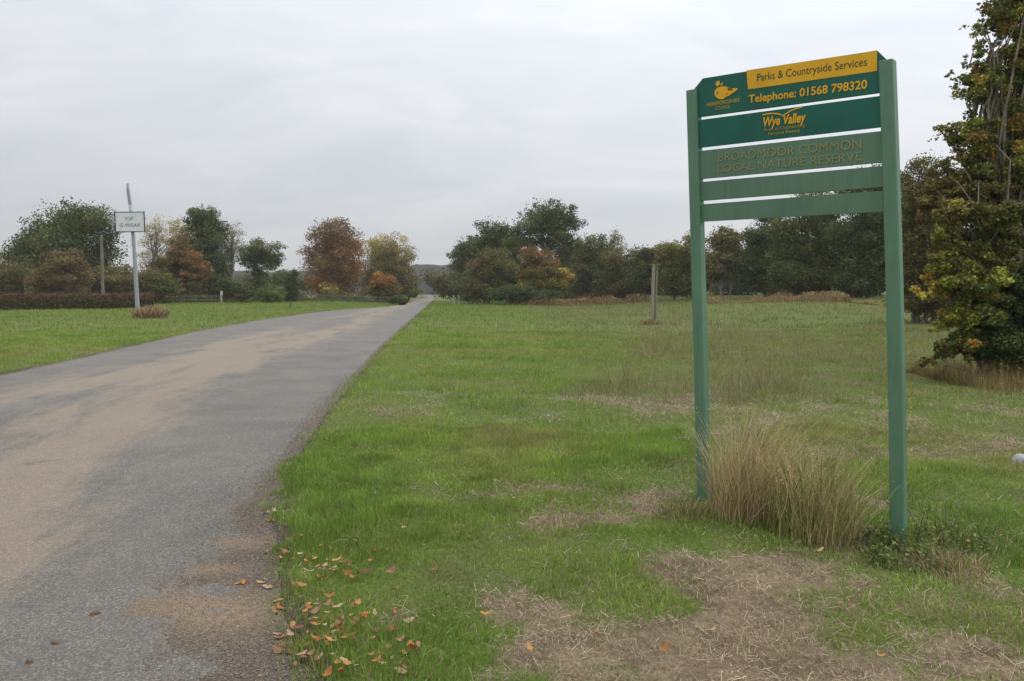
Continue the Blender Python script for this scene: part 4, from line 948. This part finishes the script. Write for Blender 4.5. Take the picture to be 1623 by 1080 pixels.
def gravel():
    r = np.random.default_rng(63); n = 26000
    y = 2.9 + (14 - 2.9) * r.uniform(0, 1, n) ** 1.6; wdt = np.interp(y, YD, WD)
    x = roadR(y) + .08 - np.abs(r.normal(size=n)) * wdt * 1.0
    P = np.stack([x, y, np.full(n, .008) + np.where(x < roadR(y), .004, 0)], -1)
    s = r.uniform(.0012, .0042, n) * np.sqrt(y / 3)
    base = np.array([[1, 0, 0], [0, 1, 0], [-1, 0, 0], [0, -1, 0], [0, 0, .8]])
    V = P[:, None] + base[None] * s[:, None, None] * r.uniform(.6, 1.3, (n, 5, 1)); i = np.arange(n)[:, None] * 5
    T = np.concatenate([i + np.array([[a, b, 4]]) for a, b in ((0, 1), (1, 2), (2, 3), (3, 0))])
    col = (np.array([.12, .10, .08]) + (np.array([.34, .30, .25]) - np.array([.12, .10, .08])) * r.uniform(0, 1, (n, 1)) ** 2) * r.uniform(.7, 1.2, (n, 1))
    o = mk('gravel', V.reshape(-1, 3), None, T, M_stone, np.repeat(col, 5, 0), kind='stuff'); o['label'] = 'fine gravel and grit washed along the right road edge'; o['category'] = 'gravel'
gravel()

def leaf_mesh(seed, col):
    r = np.random.default_rng(seed); k = 22; V = [(0, 0, .004)]; outl = []
    for i in range(k):   # lobed oak-like outline
        t = i / k * 2 * math.pi; ln = math.cos(t); wd_ = math.sin(t); lobe = 1 + .22 * math.cos(5 * t + (0 if wd_ > 0 else .3)); outl.append((ln * .042, wd_ * .020 * lobe))
    c1, c2 = r.uniform(1, 8), r.uniform(-6, 10)
    for x, y in outl: V.append((x, y, .004 + c1 * x * x * 2 + c2 * y * y * 2 + r.uniform(0, .003)))
    for f in (-.6, .6): V.append((f * .042, 0, .004 + c1 * (f * .042) ** 2))
    T = [[0, 1 + i, 1 + (i + 1) % k] for i in range(k)]
    C = np.tile(np.array(col, float), (len(V), 1)) * r.uniform(.75, 1.2, (len(V), 1))
    V.append((-.042, .0, .005)); V.append((-.062, .002, .008)); V.append((-.062, -.001, .008)); C = np.vstack([C, np.tile([.12, .07, .03], (3, 1))]); b = len(V) - 3; T.append([b, b + 1, b + 2])
    return mk('oak_leaf', V, None, T, M_leaf, C, data_only=True)
LM = [leaf_mesh(i, c) for i, c in enumerate([(.34, .13, .035), (.42, .21, .07), (.22, .10, .045), (.38, .26, .15), (.30, .16, .09)])]
def fallen():
    r = np.random.default_rng(71); pts = []
    hot = [(455, 885), (465, 950), (410, 928), (500, 965), (515, 985), (540, 1015), (560, 1000), (535, 1055), (480, 1045), (590, 1000), (560, 915), (500, 905), (650, 1045), (660, 1060), (525, 900), (470, 1010), (610, 1010), (440, 820), (450, 960), (520, 1030), (545, 1062), (500, 1060), (575, 985), (455, 930), (430, 860)]
    for h in hot:
        for k in range(r.integers(3, 8)):
            pts.append((h[0] - 8 + r.normal() * 17, h[1] + r.normal() * 11))
    pts += [(640, 847), (815, 795), (1130, 1012), (1142, 1002), (1350, 968), (1395, 1055), (945, 1022), (1052, 1038), (690, 915), (1300, 880), (840, 1040), (1330, 965), (770, 985), (655, 1040)]
    for i in range(45): pts.append((r.uniform(450, 640), r.uniform(860, 1075)))
    for i, (px, py) in enumerate(pts):
        if py > 1085: continue
        c = gp(px, py); zz = float(gheight(c[0], c[1])); onroad = c[0] < float(roadR(c[1]))
        li = int(r.integers(len(LM))); o = bpy.data.objects.new('oak_leaf', LM[li]); link(o)
        o.location = (c[0], c[1], max(zz, .006) + (.004 if onroad else r.uniform(.015, .04))); s = r.uniform(.38, .78); o.scale = (s, s, s)
        o.rotation_euler = (r.normal() * .22, r.normal() * .22, r.uniform(0, 6.28))
        hue = ['rusty orange', 'golden tan', 'dark brown', 'pale buff', 'dull brown'][li]
        where = 'on bare dirt at the road edge' if c[0] < float(roadR(c[1])) + .05 else ('in green grass beside the road edge' if px < 700 else 'in mown straw before the signboard')
        tag(o, f'fallen {hue} oak leaf lying {where}', 'leaf', 'fallen oak leaves on the roadside verge')
fallen()
def clods():
    r = np.random.default_rng(73)
    for (px, py, s, lab) in [(150, 979, .016, 'brown mud clod farthest from the bottom left corner of the photo'), (87, 1026, .014, 'brown mud clod between the other two low on the left'), (47, 1057, .013, 'brown mud clod nearest the bottom left corner')]:
        c = gp(px, py); k = 12; V = [(0, 0, s * .35)]
        for rr, zz in ((.55, .55), (1, 0)):
            for i in range(k):
                a = i / k * 6.283; q = s * rr * r.uniform(.75, 1.25); V.append((math.cos(a) * q * 1.7, math.sin(a) * q, s * zz * .6 * r.uniform(.4, 1.2) - (.01 if rr == 1 else 0)))
        T = [[0, 1 + i, 1 + (i + 1) % k] for i in range(k)]; Q = [[1 + i, 1 + k + i, 1 + k + (i + 1) % k, 1 + (i + 1) % k] for i in range(k)]
        o = mk('mud_clod', V, Q, T, M_dirt, np.tile([.13, .085, .05], (len(V), 1))); o.location = (c[0], c[1], .024); o.rotation_euler = (0, 0, r.uniform(0, 3)); tag(o, lab, 'mud clod')
    c = gp(1620, 735); k = 14; V = [(0, 0, .10)]
    for rr, zz in ((.5, .095), (.85, .06), (1, -.03)):
        for i in range(k):
            a = i / k * 6.283; q = .105 * rr * r.uniform(.85, 1.15); V.append((math.cos(a) * q, math.sin(a) * q * .8, zz * r.uniform(.85, 1.1)))
    T = [[0, 1 + i, 1 + (i + 1) % k] for i in range(k)]; Q = [[1 + j * k + i, 1 + (j + 1) * k + i, 1 + (j + 1) * k + (i + 1) % k, 1 + j * k + (i + 1) % k] for j in range(2) for i in range(k)]
    o = mk('stone', V, Q, T, M_stone, np.tile([.30, .30, .31], (len(V), 1)), smooth=True); o.location = (c[0], c[1], float(gheight(c[0], c[1])) + .0); tag(o, 'pale grey stone in the grass at the right edge of the photo', 'stone')
clods()

# ------------------------------------------------------------------ haze: one closed box of even air round the whole scene
def haze():
    m = bpy.data.materials.new('air'); m.use_nodes = True; t = m.node_tree; t.nodes.clear()
    o = N(t, 'ShaderNodeOutputMaterial'); v = N(t, 'ShaderNodeVolumePrincipled'); v.inputs['Color'].default_value = (.92, .91, .90, 1); v.inputs['Density'].default_value = .00035; v.inputs['Anisotropy'].default_value = .2
    t.links.new(v.outputs[0], o.inputs['Volume'])
    mb = MB(); mb.box((0, 1500, 16), (6400, 8400, 44)); h = mb.build('haze', m, kind='stuff'); h['label'] = 'thin damp autumn air greying the distance'; h['category'] = 'haze'
haze()
